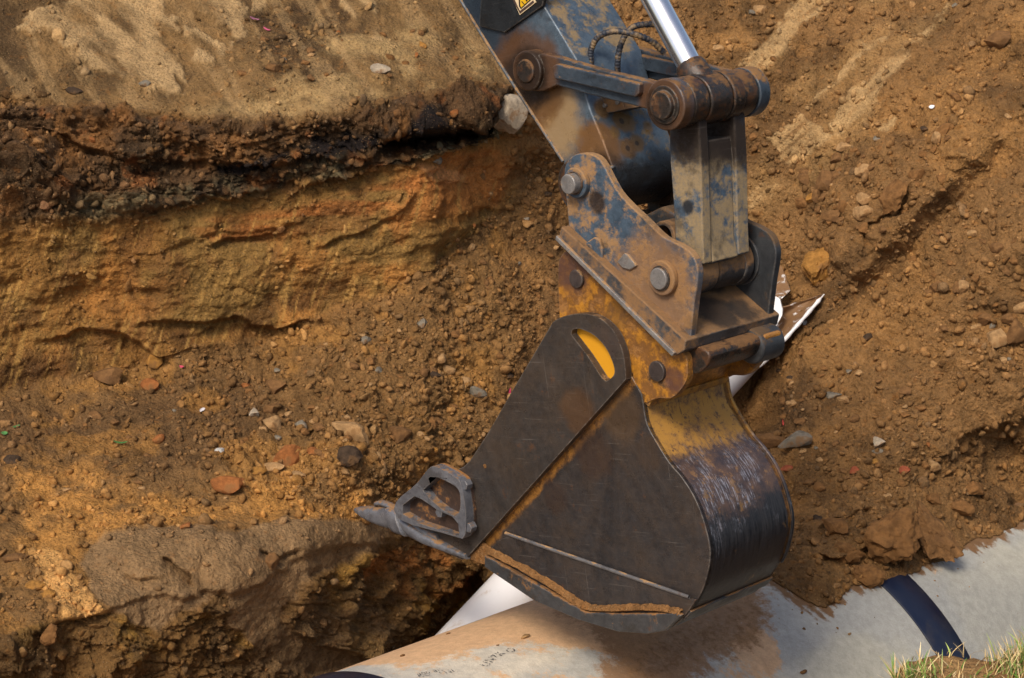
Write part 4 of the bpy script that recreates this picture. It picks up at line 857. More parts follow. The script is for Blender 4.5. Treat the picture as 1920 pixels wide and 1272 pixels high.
def ring_band(name, t0, t1, mat):
    ths = np.linspace(-60, 300, 240, endpoint=False) * math.pi / 180; prof = [(t0, PR - .002), (t0, PR + .005), (t0 + .004, PR + .008), (t1 - .004, PR + .008), (t1, PR + .005), (t1, PR - .002)]
    V = np.array([[PQ + PD * a + r * (math.cos(h) * PT + math.sin(h) * PN) for a, r in prof] for h in ths]); m, n = V.shape[:2]
    i_, j_ = np.meshgrid(np.arange(m), np.arange(n - 1), indexing='ij')
    Fq = np.stack([i_ * n + j_, i_ * n + j_ + 1, ((i_ + 1) % m) * n + j_ + 1, ((i_ + 1) % m) * n + j_], -1).reshape(-1, 4)
    me = mesh_np(name, to_local(V.reshape(-1, 3)), Fq); me.set_sharp_from_angle(angle=R_(40)); return obj(name, me, mat, pipe)
b = NB('joint_rubber'); c0 = b.co('Object'); M_band = b.done(b.mix(b.step(b.noise(c0, 5, 7, .7), .5, .72, 0, .45), (.008, .012, .030), lin((70, 62, 56))), b.step(b.noise(c0, 9, 6), .3, .7, .28, .5), 0, b.bump(b.noise(c0, 40, 5), .15, .004))
tb0 = float(np.nanmean(pipe_hit(np.array([1700, 1735.]), np.array([1150, 1195.]))[1])); tb1 = float(np.nanmean(pipe_hit(np.array([1740, 1790.]), np.array([1120, 1185.]))[1]))
ring_band('joint_band', tb0, tb1, M_band)
tl = float(pipe_hit(np.array([700.]), np.array([1268.]))[1][0]); ring_band('joint_band', tl - .16, tl, M_band)
# printed marks, upside down from here, along the pipe
def letters(txt, uq, vq, size, rot, mat):
    k_, t_, h_, Pq = pipe_hit(np.array([float(uq)]), np.array([float(vq)])); h_ = float(h_[0]); t_ = float(t_[0])
    nrm = Vector(math.cos(h_) * PT + math.sin(h_) * PN); ax = Vector(PD); tg = nrm.cross(ax)
    cu = bpy.data.curves.new('lettering', 'FONT'); cu.body = txt; cu.size = size; cu.align_x = 'CENTER'; cu.align_y = 'CENTER'; cu.materials.append(mat); cu.space_character = 1.15
    tmp = bpy.data.objects.new('tmp', cu); COL.objects.link(tmp); bpy.context.view_layer.update()
    me_ = bpy.data.meshes.new_from_object(tmp.evaluated_get(bpy.context.evaluated_depsgraph_get())); bpy.data.objects.remove(tmp)
    o = bpy.data.objects.new('lettering', me_); link(o, pipe)
    rx = ax * math.cos(rot) + tg * math.sin(rot); ry = nrm.cross(rx)
    p = Vector(pipe_pt(t_, h_, PR + .0035)) - Vector(org)
    o.matrix_local = Matrix([[rx.x, ry.x, nrm.x, p.x], [rx.y, ry.y, nrm.y, p.y], [rx.z, ry.z, nrm.z, p.z], [0, 0, 0, 1]])
    return o
b = NB('worn_ink'); c0 = b.co('Object'); tr = b.new('ShaderNodeBsdfTransparent'); mx = b.new('ShaderNodeMixShader'); b.t.links.new(b.step(b.noise(c0, 60, 5, .7), .44, .56), mx.inputs[0]); b.t.links.new(tr.outputs[0], mx.inputs[1])
b.put(b.p.inputs['Base Color'], (.03, .035, .045, 1)); b.t.links.new(b.p.outputs[0], mx.inputs[2]); b.t.links.new(mx.outputs[0], b.n['Material Output'].inputs[0]); M_ink = b.m
letters('UN', 916, 1243, .050, R_(20), M_ink); letters('7K', 934, 1230, .048, R_(14), M_ink); letters('O', 958, 1221, .046, R_(14), M_ink)
letters('000 8K', 806, 1262, .030, R_(-16), M_ink); letters('LNI', 838, 1262, .034, R_(-12), M_ink); letters('CC', 795, 1268, .03, R_(-14), M_ink)

# plastic pipe lying along the trench, broken open at its far end
def px_at_z(uq, vq, z): r = ray(uq, vq); return C0 + r * ((z - HC) / r[2])
WR = .128
wb = px_at_z(905, 1176, -1.2); wc_ = px_at_z(1424, 618, -.44)
ax = wc_ - wb; Lw = np.linalg.norm(ax); ax /= Lw
start = wb - ax * .44
for t_ in (0, .2, .42):
    q = start + ax * t_ - PQ; print('pipe clearance', t_, np.linalg.norm(q - (q @ PD) * PD) - PR - WR)
side = np.cross(ax, [0, 0, 1]); side /= np.linalg.norm(side); upw = np.cross(side, ax)
b = NB('white_plastic'); c0 = b.co('Object'); M_pvc = b.done(b.mix(b.step(b.noise(c0, 7, 8, .7, .5), .52, .68, 0, .6), (.72, .69, .67), lin((172, 140, 100))), .42, 0, b.bump(b.noise(c0, 60, 4), .08, .003))
nL, nT = 60, 64; wall = .007
def shell(name, t0, t1f, th0, th1, parent, mat, c_org, closed=False, flare=None):
    """a pipe wall piece: axial range t0..t1f(theta), angular range th0..th1, real wall thickness"""
    bm = bmesh.new(); g = []
    for r_ in (WR, WR - wall):
        rows_ = []
        for i in range(nT + 1):
            h = th0 + (th1 - th0) * i / nT; t1 = t1f(i / nT, h); rr = []
            for j in range(nL + 1):
                s_ = j / nL; t = t0 + (t1 - t0) * s_; o_ = flare(s_, i / nT) if flare else np.zeros(3)
                rr.append(bm.verts.new(Vector(start + ax * t + r_ * (math.cos(h) * upw + math.sin(h) * side) + o_ - c_org)))
            rows_.append(rr)
        g.append(rows_)
    for i in range(nT):
        for j in range(nL):
            a, b2 = g
            bm.faces.new((a[i][j], a[i + 1][j], a[i + 1][j + 1], a[i][j + 1])); bm.faces.new((b2[i][j], b2[i][j + 1], b2[i + 1][j + 1], b2[i + 1][j]))
        for j in (0, nL): bm.faces.new((g[0][i][j], g[0][i + 1][j], g[1][i + 1][j], g[1][i][j]))
    if not closed:
        for i in (0, nT):
            for j in range(nL): bm.faces.new((g[0][i][j], g[0][i][j + 1], g[1][i][j + 1], g[1][i][j]))
    else: bmesh.ops.remove_doubles(bm, verts=bm.verts, dist=1e-5)
    return finish(bm, name, mat, parent, 0, 50)
Lt = Lw + .44
wp = shell('plastic_pipe', 0, lambda s_, h: Lt - .10 + .05 * math.sin(h * 3) + .03 * math.sin(h * 11 + 1) + .02 * math.sin(h * 23), 0, 2 * math.pi, None, M_pvc, start, True)
wp.location = Vector(start); tag(wp, 'smooth white plastic pipe lying down in the trench behind the bucket', 'pipe')
# pieces torn from its end
b = NB('muddy_plastic'); c0 = b.co('Object'); M_mud = b.done(b.mix(b.step(b.noise(c0, 14, 8, .72, .5), .36, .46), (.66, .63, .60), b.mix(b.noise(c0, 30, 6, .7), lin((96, 66, 40)), lin((140, 104, 66)))), .7, 0, b.bump(b.noise(c0, 60, 6, .7), .4, .005))
M_white = NB('torn_plastic_edge').done((.78, .75, .72), .45)
def sheet(name, quad_rows, th, mat, parent=None, nrm_hint=None):
    """thin solid sheet through rows of 3D points"""
    G = [[Vector(p) for p in r_] for r_ in quad_rows]; bm = bmesh.new(); A_, B_ = [], []
    m, n = len(G), len(G[0])
    for i in range(m):
        ra, rb = [], []
        for j in range(n):
            du_ = G[min(i + 1, m - 1)][j] - G[max(i - 1, 0)][j]; dv_ = G[i][min(j + 1, n - 1)] - G[i][max(j - 1, 0)]
            N_ = du_.cross(dv_).normalized(); ra.append(bm.verts.new(G[i][j])); rb.append(bm.verts.new(G[i][j] - N_ * th))
        A_.append(ra); B_.append(rb)
    for i in range(m - 1):
        for j in range(n - 1):
            bm.faces.new((A_[i][j], A_[i + 1][j], A_[i + 1][j + 1], A_[i][j + 1])); bm.faces.new((B_[i][j], B_[i][j + 1], B_[i + 1][j + 1], B_[i + 1][j]))
    for j in range(n - 1):
        bm.faces.new((A_[0][j], A_[0][j + 1], B_[0][j + 1], B_[0][j])); bm.faces.new((A_[-1][j], B_[-1][j], B_[-1][j + 1], A_[-1][j + 1]))
    for i in range(m - 1):
        bm.faces.new((A_[i][0], B_[i][0], B_[i + 1][0], A_[i + 1][0])); bm.faces.new((A_[i][-1], A_[i + 1][-1], B_[i + 1][-1], B_[i][-1]))
    return finish(bm, name, mat, parent, 0, 60)
def at(uq, vq, off): # a point off metres in front of the ground
    p = gp(uq, vq)[0]; dd = (C0 - p) / np.linalg.norm(C0 - p); return C0 + ray(uq, vq) * (((p + dd * off) - C0) @ F)
def gquad(cols, off):  # rows of pixel points -> points at a common lift above the ground
    return [[at(*p[:2], off if len(p) < 3 else p[2]) for p in r_] for r_ in cols]
# long trough-like shard: inside face muddy, right rim clean and white
sh = []
for s_ in np.linspace(0, 1, 22):
    lx, ly = 1424 + (1545 - 1424) * s_ ** .95, 688 - (688 - 553) * s_
    wd_ = 78 * (1 - .0 * s_) * min(1, (1 - s_) * 2.1 + .02) * (1 + .05 * math.sin(s_ * 40)); r_ = []
    for q in np.linspace(0, 1, 9):
        r_.append(at(lx - wd_ * q * .92, ly - wd_ * q * .30, .05 + .09 * (2 * q - 1) ** 2 * min(1, 3 * (1 - s_))))
    sh.append(r_)
shard = sheet('pipe_shard', sh, .006, M_mud); tag(shard, 'long curved splinter of broken plastic pipe, muddy inside, beside the coupler', 'pipe shard')
rim = tube('torn_rim', [Vector(r_[0]) + Vector((0, -.004, .004)) for r_ in sh], [.0075 + .004 * math.sin(i * .9) ** 2 if i < 20 else .003 for i in range(22)], M_white, shard, 8)
s2 = sheet('pipe_shard', gquad([[(1440, 548), (1462, 560), (1466, 580)], [(1446, 580), (1456, 590), (1466, 592)], [(1450, 602), (1458, 606), (1462, 600)], [(1440, 622), (1446, 624), (1450, 614)]], .20), .006, M_white)
tag(s2, 'small bright white torn flap of plastic against the coupler plate corner', 'pipe shard')
s3 = sheet('pipe_shard', gquad([[(1455, 512), (1462, 498), (1466, 500)], [(1452, 535), (1470, 528), (1478, 534)], [(1450, 556), (1468, 548), (1482, 545)], [(1446, 575), (1456, 570), (1462, 560)]], .15), .006, M_mud)
tag(s3, 'ragged mud-stained scrap of plastic standing above the white flap', 'pipe shard')

# ------------------------------------------------------------ rocks and clods
def ico(sub):
    bm = bmesh.new(); bmesh.ops.create_icosphere(bm, subdivisions=sub, radius=1); V = np.array([v_.co[:] for v_ in bm.verts]); Fc = np.array([[v_.index for v_ in f_.verts] for f_ in bm.faces]); bm.free(); return V, Fc
ICO = {k: ico(k) for k in (1, 2, 4, 5)}
def rock_shape(V, seed, sc, ang=.8, cuts=9, rough=.06):
    r = np.random.default_rng(seed); V = V.copy()
    for _ in range(cuts):
        n = r.normal(size=3); n /= np.linalg.norm(n); d = r.uniform(.34, .74); k = V @ n; m = k > d
        V[m] -= n * ((k[m] - d) * ang)[:, None]
    V *= (1 + .16 * fbm(V * 1.3 + seed, 3, seed)[:, None] + rough * fbm(V * 4 + seed, 4, seed + 5)[:, None])
    return V * np.array(sc)
M_rock = {}
def rock_mat(key, colr, stain=None):
    if key in M_rock: return M_rock[key]
    b = NB(key + '_stone'); c0 = b.co('Object'); a = b.mix(b.step(b.noise(c0, 18, 7, .7), .35, .65), tuple(lin(colr) * .62), tuple(lin(colr) * 1.2))
    a = b.mix(b.step(b.noise(c0, 9, 6, .65), .54, .62, 0, .75), a, lin(stain or (126, 90, 54)))
    M_rock[key] = b.done(a, .93, 0, b.bump(b.math('ADD', b.noise(c0, 60, 7, .75), b.math('MULTIPLY', b.noise(c0, 220, 4, .8), .4)), .7, .012), .2); return M_rock[key]
KCOL = dict(pale=((176, 158, 134), None), tan=((172, 134, 90), None), brown=((126, 90, 54), (96, 68, 42)), orange=((152, 94, 50), None), ochre=((164, 116, 56), None), grey=((128, 118, 102), None), dark=((74, 58, 44), (104, 76, 48)), red=((156, 84, 56), None), white=((206, 200, 190), (150, 130, 104)), clod=((134, 94, 54), (112, 78, 44)))
_seed = [100]
def place(V, uq, vq, wpx, hpx, sink, rot=None, deep=None):
    p, n, _ = gp(uq, vq); d = (p - C0) @ F; s = d / f
    hx, hy = wpx * s / 2, hpx * s / 2
    return p, n, hx, hy
def rock(uq, vq, wpx, hpx, key, label, cat='rock', name='rock', group=None, sub=4, ang=.85, cuts=9, tilt=0., rough=.06, sink=.25):
    _seed[0] += 1; p, n, hx, hy = place(None, uq, vq, wpx, hpx, .3)
    V = rock_shape(ICO[sub][0], _seed[0], (1, 1, 1), ang, cuts, rough)
    lo, hi = V.min(0), V.max(0); V = (V - (lo + hi) / 2) / ((hi - lo) / 2) * 1.08
    # axes: along the picture's width, along the slope, and out of the ground
    X = R * math.cos(tilt) - U * math.sin(tilt); Z = n + .35 * (C0 - p) / np.linalg.norm(C0 - p); Z /= np.linalg.norm(Z); X = X - Z * (X @ Z); X /= np.linalg.norm(X); Y = np.cross(Z, X)
    hz = min(hx, hy) * .8
    V = V[:, :1] * X * hx + V[:, 1:2] * Y * hy * 1.05 + V[:, 2:] * Z * hz
    me = mesh_np(name, V, ICO[sub][1]); me.set_sharp_from_angle(angle=R_(28))
    o = obj(name, me, rock_mat(key, *KCOL[key])); o.location = Vector(p + Z * hz * (.72 - sink)); tag(o, label, cat, group); return o
rock(945, 208, 56, 68, 'pale', 'largest pale grey rock with a white broken face, left of the arm', tilt=.3)
rock(655, 815, 74, 36, 'tan', 'wide flat tan slab of stone lying left of the bucket plate', tilt=.35)
rock(746, 818, 42, 36, 'brown', 'square brown block just right of the wide flat tan slab')
rock(425, 913, 58, 40, 'orange', 'big smooth orange block alone on the bench', tilt=.3)
rock(407, 858, 22, 24, 'white', 'mottled white and grey stone above the big orange block')
rock(536, 856, 40, 50, 'orange', 'upright orange lump with a pointed top above the tan flat stone', tilt=.9)
rock(512, 873, 36, 18, 'tan', 'thin tan flat stone at the foot of the upright orange lump')
rock(511, 803, 36, 32, 'tan', 'rounded tan stone left of a small grey one', tilt=.2)
rock(562, 800, 26, 22, 'grey', 'small grey stone right of the rounded tan stone')
rock(512, 722, 44, 28, 'brown', 'brown wedge-shaped rock under the foot of the cut wall')
rock(511, 773, 30, 26, 'brown', 'dull brown stone below the brown wedge-shaped rock')
rock(290, 684, 28, 26, 'ochre', 'yellow ochre stone at the foot of the left wall')
rock(280, 722, 34, 28, 'orange', 'red-brown stone just below the yellow ochre stone')
rock(198, 712, 52, 40, 'brown', 'broad brown clod with a dark hollow under it, at the wall foot', 'clod', 'clod')
rock(892, 737, 34, 18, 'grey', 'smooth grey pebble lying by the pink scrap')
rock(645, 872, 46, 40, 'dark', 'dark crumbly clod left of the bucket strip', 'clod', 'clod', rough=.2, ang=.4)
rock(180, 780, 28, 16, 'brown', 'small brown chip casting a shadow on bare fine soil')
rock(296, 827, 22, 20, 'orange', 'small orange stone left of the mottled white stone')
rock(475, 782, 18, 18, 'pale', 'little pale stone beside the rounded tan stone')
rock(484, 882, 30, 20, 'ochre', 'ochre stone left of the thin tan flat stone')
rock(556, 886, 30, 16, 'tan', 'low tan stone below the upright orange lump')
rock(586, 848, 26, 16, 'orange', 'flat orange-brown stone between the dark clod and the upright orange lump')
rock(870, 715, 26, 16, 'tan', 'tan stone just above the smooth grey pebble')
rock(350, 1008, 20, 16, 'orange', 'small orange stone at the top edge of the smooth grey sand')
rock(500, 1062, 28, 30, 'brown', 'cracked brown lump half sunk in the smooth sand', 'clod', 'clod', rough=.15)
rock(66, 1108, 38, 24, 'ochre', 'mossy ochre clod on the left bench', 'clod', 'clod', rough=.2, ang=.3)
rock(90, 1124, 28, 22, 'ochre', 'smaller ochre clod right of the mossy one', 'clod', 'clod', rough=.2, ang=.3)
rock(85, 1182, 34, 34, 'clod', 'brown crumb lump at the bottom left bench edge', 'clod', 'clod', rough=.2)
rock(28, 1058, 44, 20, 'brown', 'low flat brown flake near the left margin of the bench')
rock(20, 866, 30, 20, 'dark', 'dark stone cut by the left margin')
rock(704, 151, 36, 18, 'pale', 'pale rounded stone on the crust left of the arm')
rock(838, 217, 18, 16, 'orange', 'tiny orange pebble perched on the undercut lip')
rock(138, 172, 30, 14, 'dark', 'black charred lump on the upper bank', 'clod', 'clod')
rock(510, 135, 28, 20, 'brown', 'brown stone in the dark rubble of the upper bank')
rock(270, 158, 22, 14, 'grey', 'grey chip on the pale scraped part of the upper bank')
rock(172, 262, 12, 10, 'orange', 'small pink-red stone in the dark crust')
rock(820, 302, 22, 14, 'grey', 'grey stone below the undercut lip')
# right hand side
rock(1688, 376, 68, 60, 'clod', 'biggest angular clod standing on the right slope', 'clod', 'clod', tilt=-.5, cuts=12, rough=.22, ang=1., sub=5)
rock(1628, 404, 42, 28, 'tan', 'rounded tan rock just below the biggest angular clod')
rock(1567, 413, 36, 22, 'brown', 'oval brown rock left of the rounded tan rock')
rock(1540, 502, 72, 78, 'ochre', 'large yellow and orange rock beside the coupler', rough=.26, sub=5, tilt=.1)
rock(1549, 346, 34, 42, 'brown', 'upright dark brown stone amid rubble on the right slope')
rock(1527, 371, 24, 18, 'ochre', 'small bright ochre stone left of the upright brown one')
rock(1512, 338, 20, 24, 'brown', 'small brown stone upper left of the bright ochre stone')
rock(1626, 325, 32, 24, 'tan', 'round pale tan stone in the middle of the right slope rubble')
rock(1585, 278, 32, 18, 'tan', 'topmost flat stone of the right slope rubble')
rock(1568, 297, 24, 20, 'brown', 'brown pebble just under the topmost flat stone')
rock(1632, 380, 26, 22, 'tan', 'tan stone wedged between the biggest angular clod and the rounded tan rock')
rock(1492, 824, 64, 36, 'grey', 'grey mottled rock with a black underside right of the bucket')
rock(1437, 820, 60, 32, 'brown', 'brown rock touching the bucket back, left of the grey mottled rock')
rock(1562, 741, 30, 20, 'grey', 'grey-brown stone above and right of the mottled rock')
rock(1696, 735, 22, 18, 'brown', 'brown stone on the open right slope')
rock(1798, 538, 32, 22, 'tan', 'tan stone in the lower right slope, above the big pipe')
rock(1750, 540, 24, 24, 'brown', 'brown stone left of the tan one on the lower right slope')
rock(1870, 470, 26, 20, 'brown', 'brown stone near the right margin halfway up')
rock(1912, 575, 28, 22, 'tan', 'tan stone cut by the right margin')
rock(1868, 636, 40, 34, 'tan', 'knobbly tan rock in the heap at the right margin')
rock(1908, 622, 36, 44, 'brown', 'brown rock at the right margin beside the knobbly one')
rock(1845, 596, 24, 20, 'brown', 'small brown rock topping the heap at the right margin')
rock(1890, 598, 26, 20, 'brown', 'small brown rock between the heap top and the right margin')
rock(1880, 84, 48, 36, 'brown', 'dark-sided brown rock in the upper right corner')
rock(1428, 12, 28, 22, 'tan', 'tan stone at the top edge right of the chrome rod')
rock(1345, 92, 20, 14, 'tan', 'small tan stone just right of the chrome rod')
rock(1648, 840, 22, 20, 'pale', 'pale round pebble above the clods on the pipe')
rock(1738, 872, 24, 22, 'tan', 'smooth tan pebble on the spoil')
rock(1646, 266, 12, 12, 'grey', 'tiny blue-grey pebble under the scraped tracks')
rock(1790, 1, 16, 12, 'grey', 'grey chip at the top edge of the right slope')
rock(1530, 975, 20, 14, 'dark', 'small black stone on the spoil left of the clods')
rock(1580, 1052, 60, 40, 'clod', 'crumbled clod resting against the left side of the two big clods', 'clod', 'clod', rough=.28, ang=.5, sink=-.2)
rock(1655, 1040, 95, 104, 'clod', 'largest clod of earth sitting on the black joint band', 'clod', 'clod', sub=5, rough=.30, ang=.7, tilt=.6, sink=-.5)
rock(1732, 1020, 66, 122, 'brown', 'tall dark-faced clod hanging over the pale pipe', 'clod', 'clod', sub=5, rough=.30, ang=.7, tilt=-.5, sink=-.75)
rock(1624, 1085, 60, 40, 'clod', 'crumbly clod spilling below the largest clod', 'clod', 'clod', rough=.25, ang=.3)
rock(1810, 935, 40, 26, 'clod', 'clod above the right part of the pipe with a shadow beneath', 'clod', 'clod', rough=.16)
rock(1795, 965, 46, 26, 'clod', 'flat clod below the shadowed one over the right part of the pipe', 'clod', 'clod', rough=.16)
rock(1740, 945, 28, 22, 'clod', 'small clod left of the shadowed one over the pipe', 'clod', 'clod', rough=.16)
rock(1560, 1010, 46, 36, 'clod', 'broken clod upper left of the largest clod', 'clod', 'clod', rough=.2)
# medium loose stones, single things, by area
AREAS = [([(430, 700), (640, 640), (900, 560), (1040, 520), (1040, 620), (900, 830), (700, 880), (430, 860)], 90, 'loose stone among rubble on the floor left of the bucket', 'loose stones on the floor left of the bucket', (9, 20)),
         ([(900, 330), (1040, 300), (1050, 520), (850, 560), (820, 480)], 26, 'loose stone on the rubble between the cut wall and the arm', 'loose stones between the wall and the arm', (8, 15)),
         ([(120, 780), (430, 760), (420, 980), (100, 1000)], 20, 'loose stone on the bare left part of the bench', 'loose stones on the left bench', (7, 14)),
         ([(1420, 650), (1560, 600), (1760, 660), (1800, 880), (1600, 960), (1490, 900)], 70, 'loose stone on the spoil right of the bucket', 'loose stones on the spoil right of the bucket', (8, 20)),
         ([(1700, 440), (1900, 330), (1915, 700), (1720, 640)], 34, 'loose stone on the lower right slope', 'loose stones on the lower right slope', (8, 18)),
         ([(1480, 260), (1700, 240), (1900, 100), (1900, 260), (1700, 420), (1600, 500), (1480, 420)], 46, 'loose stone in the rubble belt across the right slope', 'loose stones in the right slope rubble belt', (9, 24)),
         ([(480, 60), (880, 40), (900, 160), (700, 200), (440, 180)], 30, 'loose stone on the crust of the upper left bank', 'loose stones on the upper left bank', (7, 16)),
         ([(1330, 20), (1500, 10), (1480, 300), (1420, 330)], 10, 'loose stone on the upper slope right of the arm', 'loose stones right of the arm', (7, 15))]
rr = random.Random(5); masters = {}
for poly, cnt, lab, grp, (s0, s1) in AREAS:
    xs = [p[0] for p in poly]; ys = [p[1] for p in poly]; k_ = 0; guard = 0
    while k_ < cnt and guard < 9999:
        guard += 1; uq, vq = rr.uniform(min(xs), max(xs)), rr.uniform(min(ys), max(ys))
        if sdpoly(np.array([uq]), np.array([vq]), poly)[0] < 0: continue
        sz = s0 + (s1 - s0) * rr.random() ** 1.8; key = rr.choices(['tan', 'brown', 'ochre', 'grey', 'orange', 'pale', 'dark', 'clod', 'red'], [5, 7, .8, 1.4, .6, .4, 1.2, 12, .08])[0]
        rock(uq, vq, sz * rr.uniform(.9, 1.35), sz * rr.uniform(.6, .95), key, lab, 'stone', 'loose_stone', grp, sub=2, tilt=rr.uniform(-1, 1), rough=.1, sink=.1); k_ += 1

# ------------------------------------------------------------ gravel: everything too small to count
def scatter(name, n, dens, smin, smax, power, cols, seed, label, sub=1, mat=None, lift=.15, PG=None):
    PG = P if PG is None else PG
    r = np.random.default_rng(seed); V0, F0 = ICO[sub]; prot = [rock_shape(V0, 900 + seed + k, (1, 1, 1), 1., 7, .16) for k in range(12)]
    uq = r.uniform(-30, 1950, n * 6); vq = r.uniform(-30, 1300, n * 6)
    i = np.clip(np.searchsorted(GV, vq), 1, NVg - 2); j = np.clip(np.searchsorted(GU, uq), 1, NUg - 2)
    keep = r.random(n * 6) < dens[i, j]; uq, vq, i, j = [a[keep][:n] for a in (uq, vq, i, j)]; m = len(uq)
    p = PG[i, j]; nn_ = Nn[i, j]; sz = (smin + (smax - smin) * r.random(m) ** power)
    VV = np.empty((m, len(V0), 3), np.float32); CC = np.empty((m, len(V0), 3), np.float32); ci = r.integers(0, len(cols), m); cl = np.array([lin(x) for x in cols])
    for k in range(12):
        s = np.where(np.arange(m) % 12 == k)[0]
        if not len(s): continue
        Q = r.normal(size=(len(s), 3, 3)); Q, _ = np.linalg.qr(Q)
        sc = r.uniform(.5, 1.45, (len(s), 1, 3)) * 1.15
        VV[s] = np.einsum('nvk,nkl->nvl', prot[k][None] * sc, Q) * sz[s, None, None]
        VV[s] += (p[s] + nn_[s] * (sz[s] * lift)[:, None])[:, None]
    base = .72 * c[i, j] + .28 * cl[ci]; CC[:] = (base * r.uniform(.65, 1.25, (m, 1)))[:, None]
    FF = (F0[None] + (np.arange(m) * len(V0))[:, None, None]).reshape(-1, 3)
    me = mesh_np(name, VV.reshape(-1, 3), FF, False); set_col(me, 'col', CC.reshape(-1, 3))
    return tag(obj(name, me, mat or M_grav), label, None, None, 'stuff')
M_grav = soil_mat('gravel_stone', grain=.5)
onpipe_bad = (hit & (sp < 6) & (u > 1200)) | (hit & (u <= 1330))
dens = .10 + .75 * rubble + .38 * rightm * (1 - .8 * trk) + .12 * top * (1 - palem) + .25 * wallu + .03 * walll + .06 * face * (1 - sand)
dens += .5 * top * patch([(480, 40), (560, -10), (660, 10), (650, 60), (600, 100), (640, 140), (590, 165), (520, 160), (470, 120)], 12, 2)
dens *= (1 - .85 * sand) * sst(-.35, .35, n_(140, 5)) * 1.2; dens = np.where(onpipe_bad, 0, np.clip(dens, 0, 1))
GC = [(150, 110, 66), (120, 84, 50), (176, 138, 92), (96, 70, 46), (140, 98, 50), (160, 122, 80), (110, 96, 78), (78, 62, 48)]
scatter('gravel', 13000, dens, .0028, .012, 3.0, GC, 1, 'fine gravel and soil crumbs strewn over the dug ground')
scatter('gravel', 1900, dens, .009, .026, 3.2, GC, 2, 'coarse gravel strewn over the dug ground', sub=2)
crumb = np.where(onpipe_bad, 0, np.clip(.5 * rightm + .7 * rubble + .35 * wallu + .10 * face * (1 - sand) + .12 * floor_, 0, 1))
scatter('soil_crumbs', 11000, crumb, .0035, .024, 4.2, [(134, 94, 54), (118, 82, 48), (104, 74, 46)], 3, 'brown soil crumbs on the banks', lift=.3)

kg = np.where(hit, kp0, 7.); PGp = C0 + ray(u, v) * kg[..., None]
edged = np.where(hit & (u > 1340), np.clip(np.exp(-np.abs(sp + 6) / 13) * 1.2 * sst(-.3, .3, fbm(np.stack([u / 22, v / 22, u * 0], -1), 3, 150)), 0, 1), 0) + np.where(hit & (u > 1340) & (sp < 0), .012, 0)
scatter('pipe_crumbs', 2600, edged, .0018, .009, 3.0, [(134, 94, 54), (118, 82, 48), (150, 112, 70)], 6, 'soil crumbs fallen on the pipe along the edge of the spoil', lift=.4, PG=PGp)
# ------------------------------------------------------------ small litter
def strip(name, uq, vq, wpx, hpx, ang, colr, label, cat, curl=.3):
    p, n, _ = gp(uq, vq); s = ((p - C0) @ F) / f; X = R * math.cos(ang) - U * math.sin(ang); X -= n * (X @ n); X /= np.linalg.norm(X); Y = np.cross(n, X); rows_ = []
    for a_ in np.linspace(-1, 1, 9):
        ww = math.sqrt(max(0, 1 - a_ * a_ * .98)) * hpx * s / 2
        rows_.append([p + X * a_ * wpx * s / 2 + Y * q * ww + n * (.006 + curl * wpx * s * .5 * (a_ * a_) + .15 * ww * q * q) for q in (-1, -.4, .4, 1)])
    o = sheet(name, rows_, .0012, NB(name + '_' + cat.replace(' ', '_')).done(lin(colr), .6)); tag(o, label, cat); return o
strip('leaf', 948, 741, 24, 5, -1.45, (196, 60, 92), 'pink slip lying just left of the bucket strip plate', 'leaf')
strip('leaf', 337, 690, 14, 7, .5, (190, 70, 90), 'curled pink petal near the foot of the left wall', 'leaf')
strip('leaf', 498, 60, 16, 5, .9, (190, 84, 110), 'thin pink petal on the upper bank rubble', 'leaf')
strip('leaf', 475, 41, 18, 6, .2, (150, 90, 110), 'purplish petal beside the pale scraped soil at the top', 'leaf')
strip('leaf', 224, 841, 26, 6, -.1, (64, 110, 52), 'small green leaf lying flat on the bench', 'leaf')
strip('leaf', 30, 806, 14, 6, -.9, (70, 112, 60), 'right one of two little green leaves by the left margin', 'leaf')
strip('leaf', 6, 816, 12, 12, -.9, (80, 130, 70), 'left one of two little green leaves by the left margin', 'leaf')
strip('paper_scrap', 379, 768, 7, 14, .8, (206, 200, 200), 'crumpled whitish scrap on the rubble above the white stone', 'scrap', .5)
strip('paper_scrap', 1754, 210, 11, 8, .3, (222, 222, 222), 'small white scrap on the right slope', 'scrap', .4)
strip('paper_scrap', 1516, 600 + 15, 8, 12, .2, (200, 200, 196), 'tiny grey-white scrap just right of the plastic splinter', 'scrap', .4)
strip('leaf', 1686, 208, 2, 2, .1, (120, 90, 60), 'tiny brown leaf on the scraped track', 'leaf')
strip('leaf', 1458, 775, 5, 18, .1, (176, 60, 50), 'red petal right of the bucket top', 'leaf')
rock(1476, 878, 22, 16, 'red', 'red brick chip right of the bucket heel', 'chip', 'brick_chip')
rock(1600, 880, 20, 14, 'red', 'red brick chip in the middle of the spoil', 'chip', 'brick_chip')
rock(1688, 884, 20, 16, 'red', 'orange-red brick chip at the right of the spoil', 'chip', 'brick_chip')
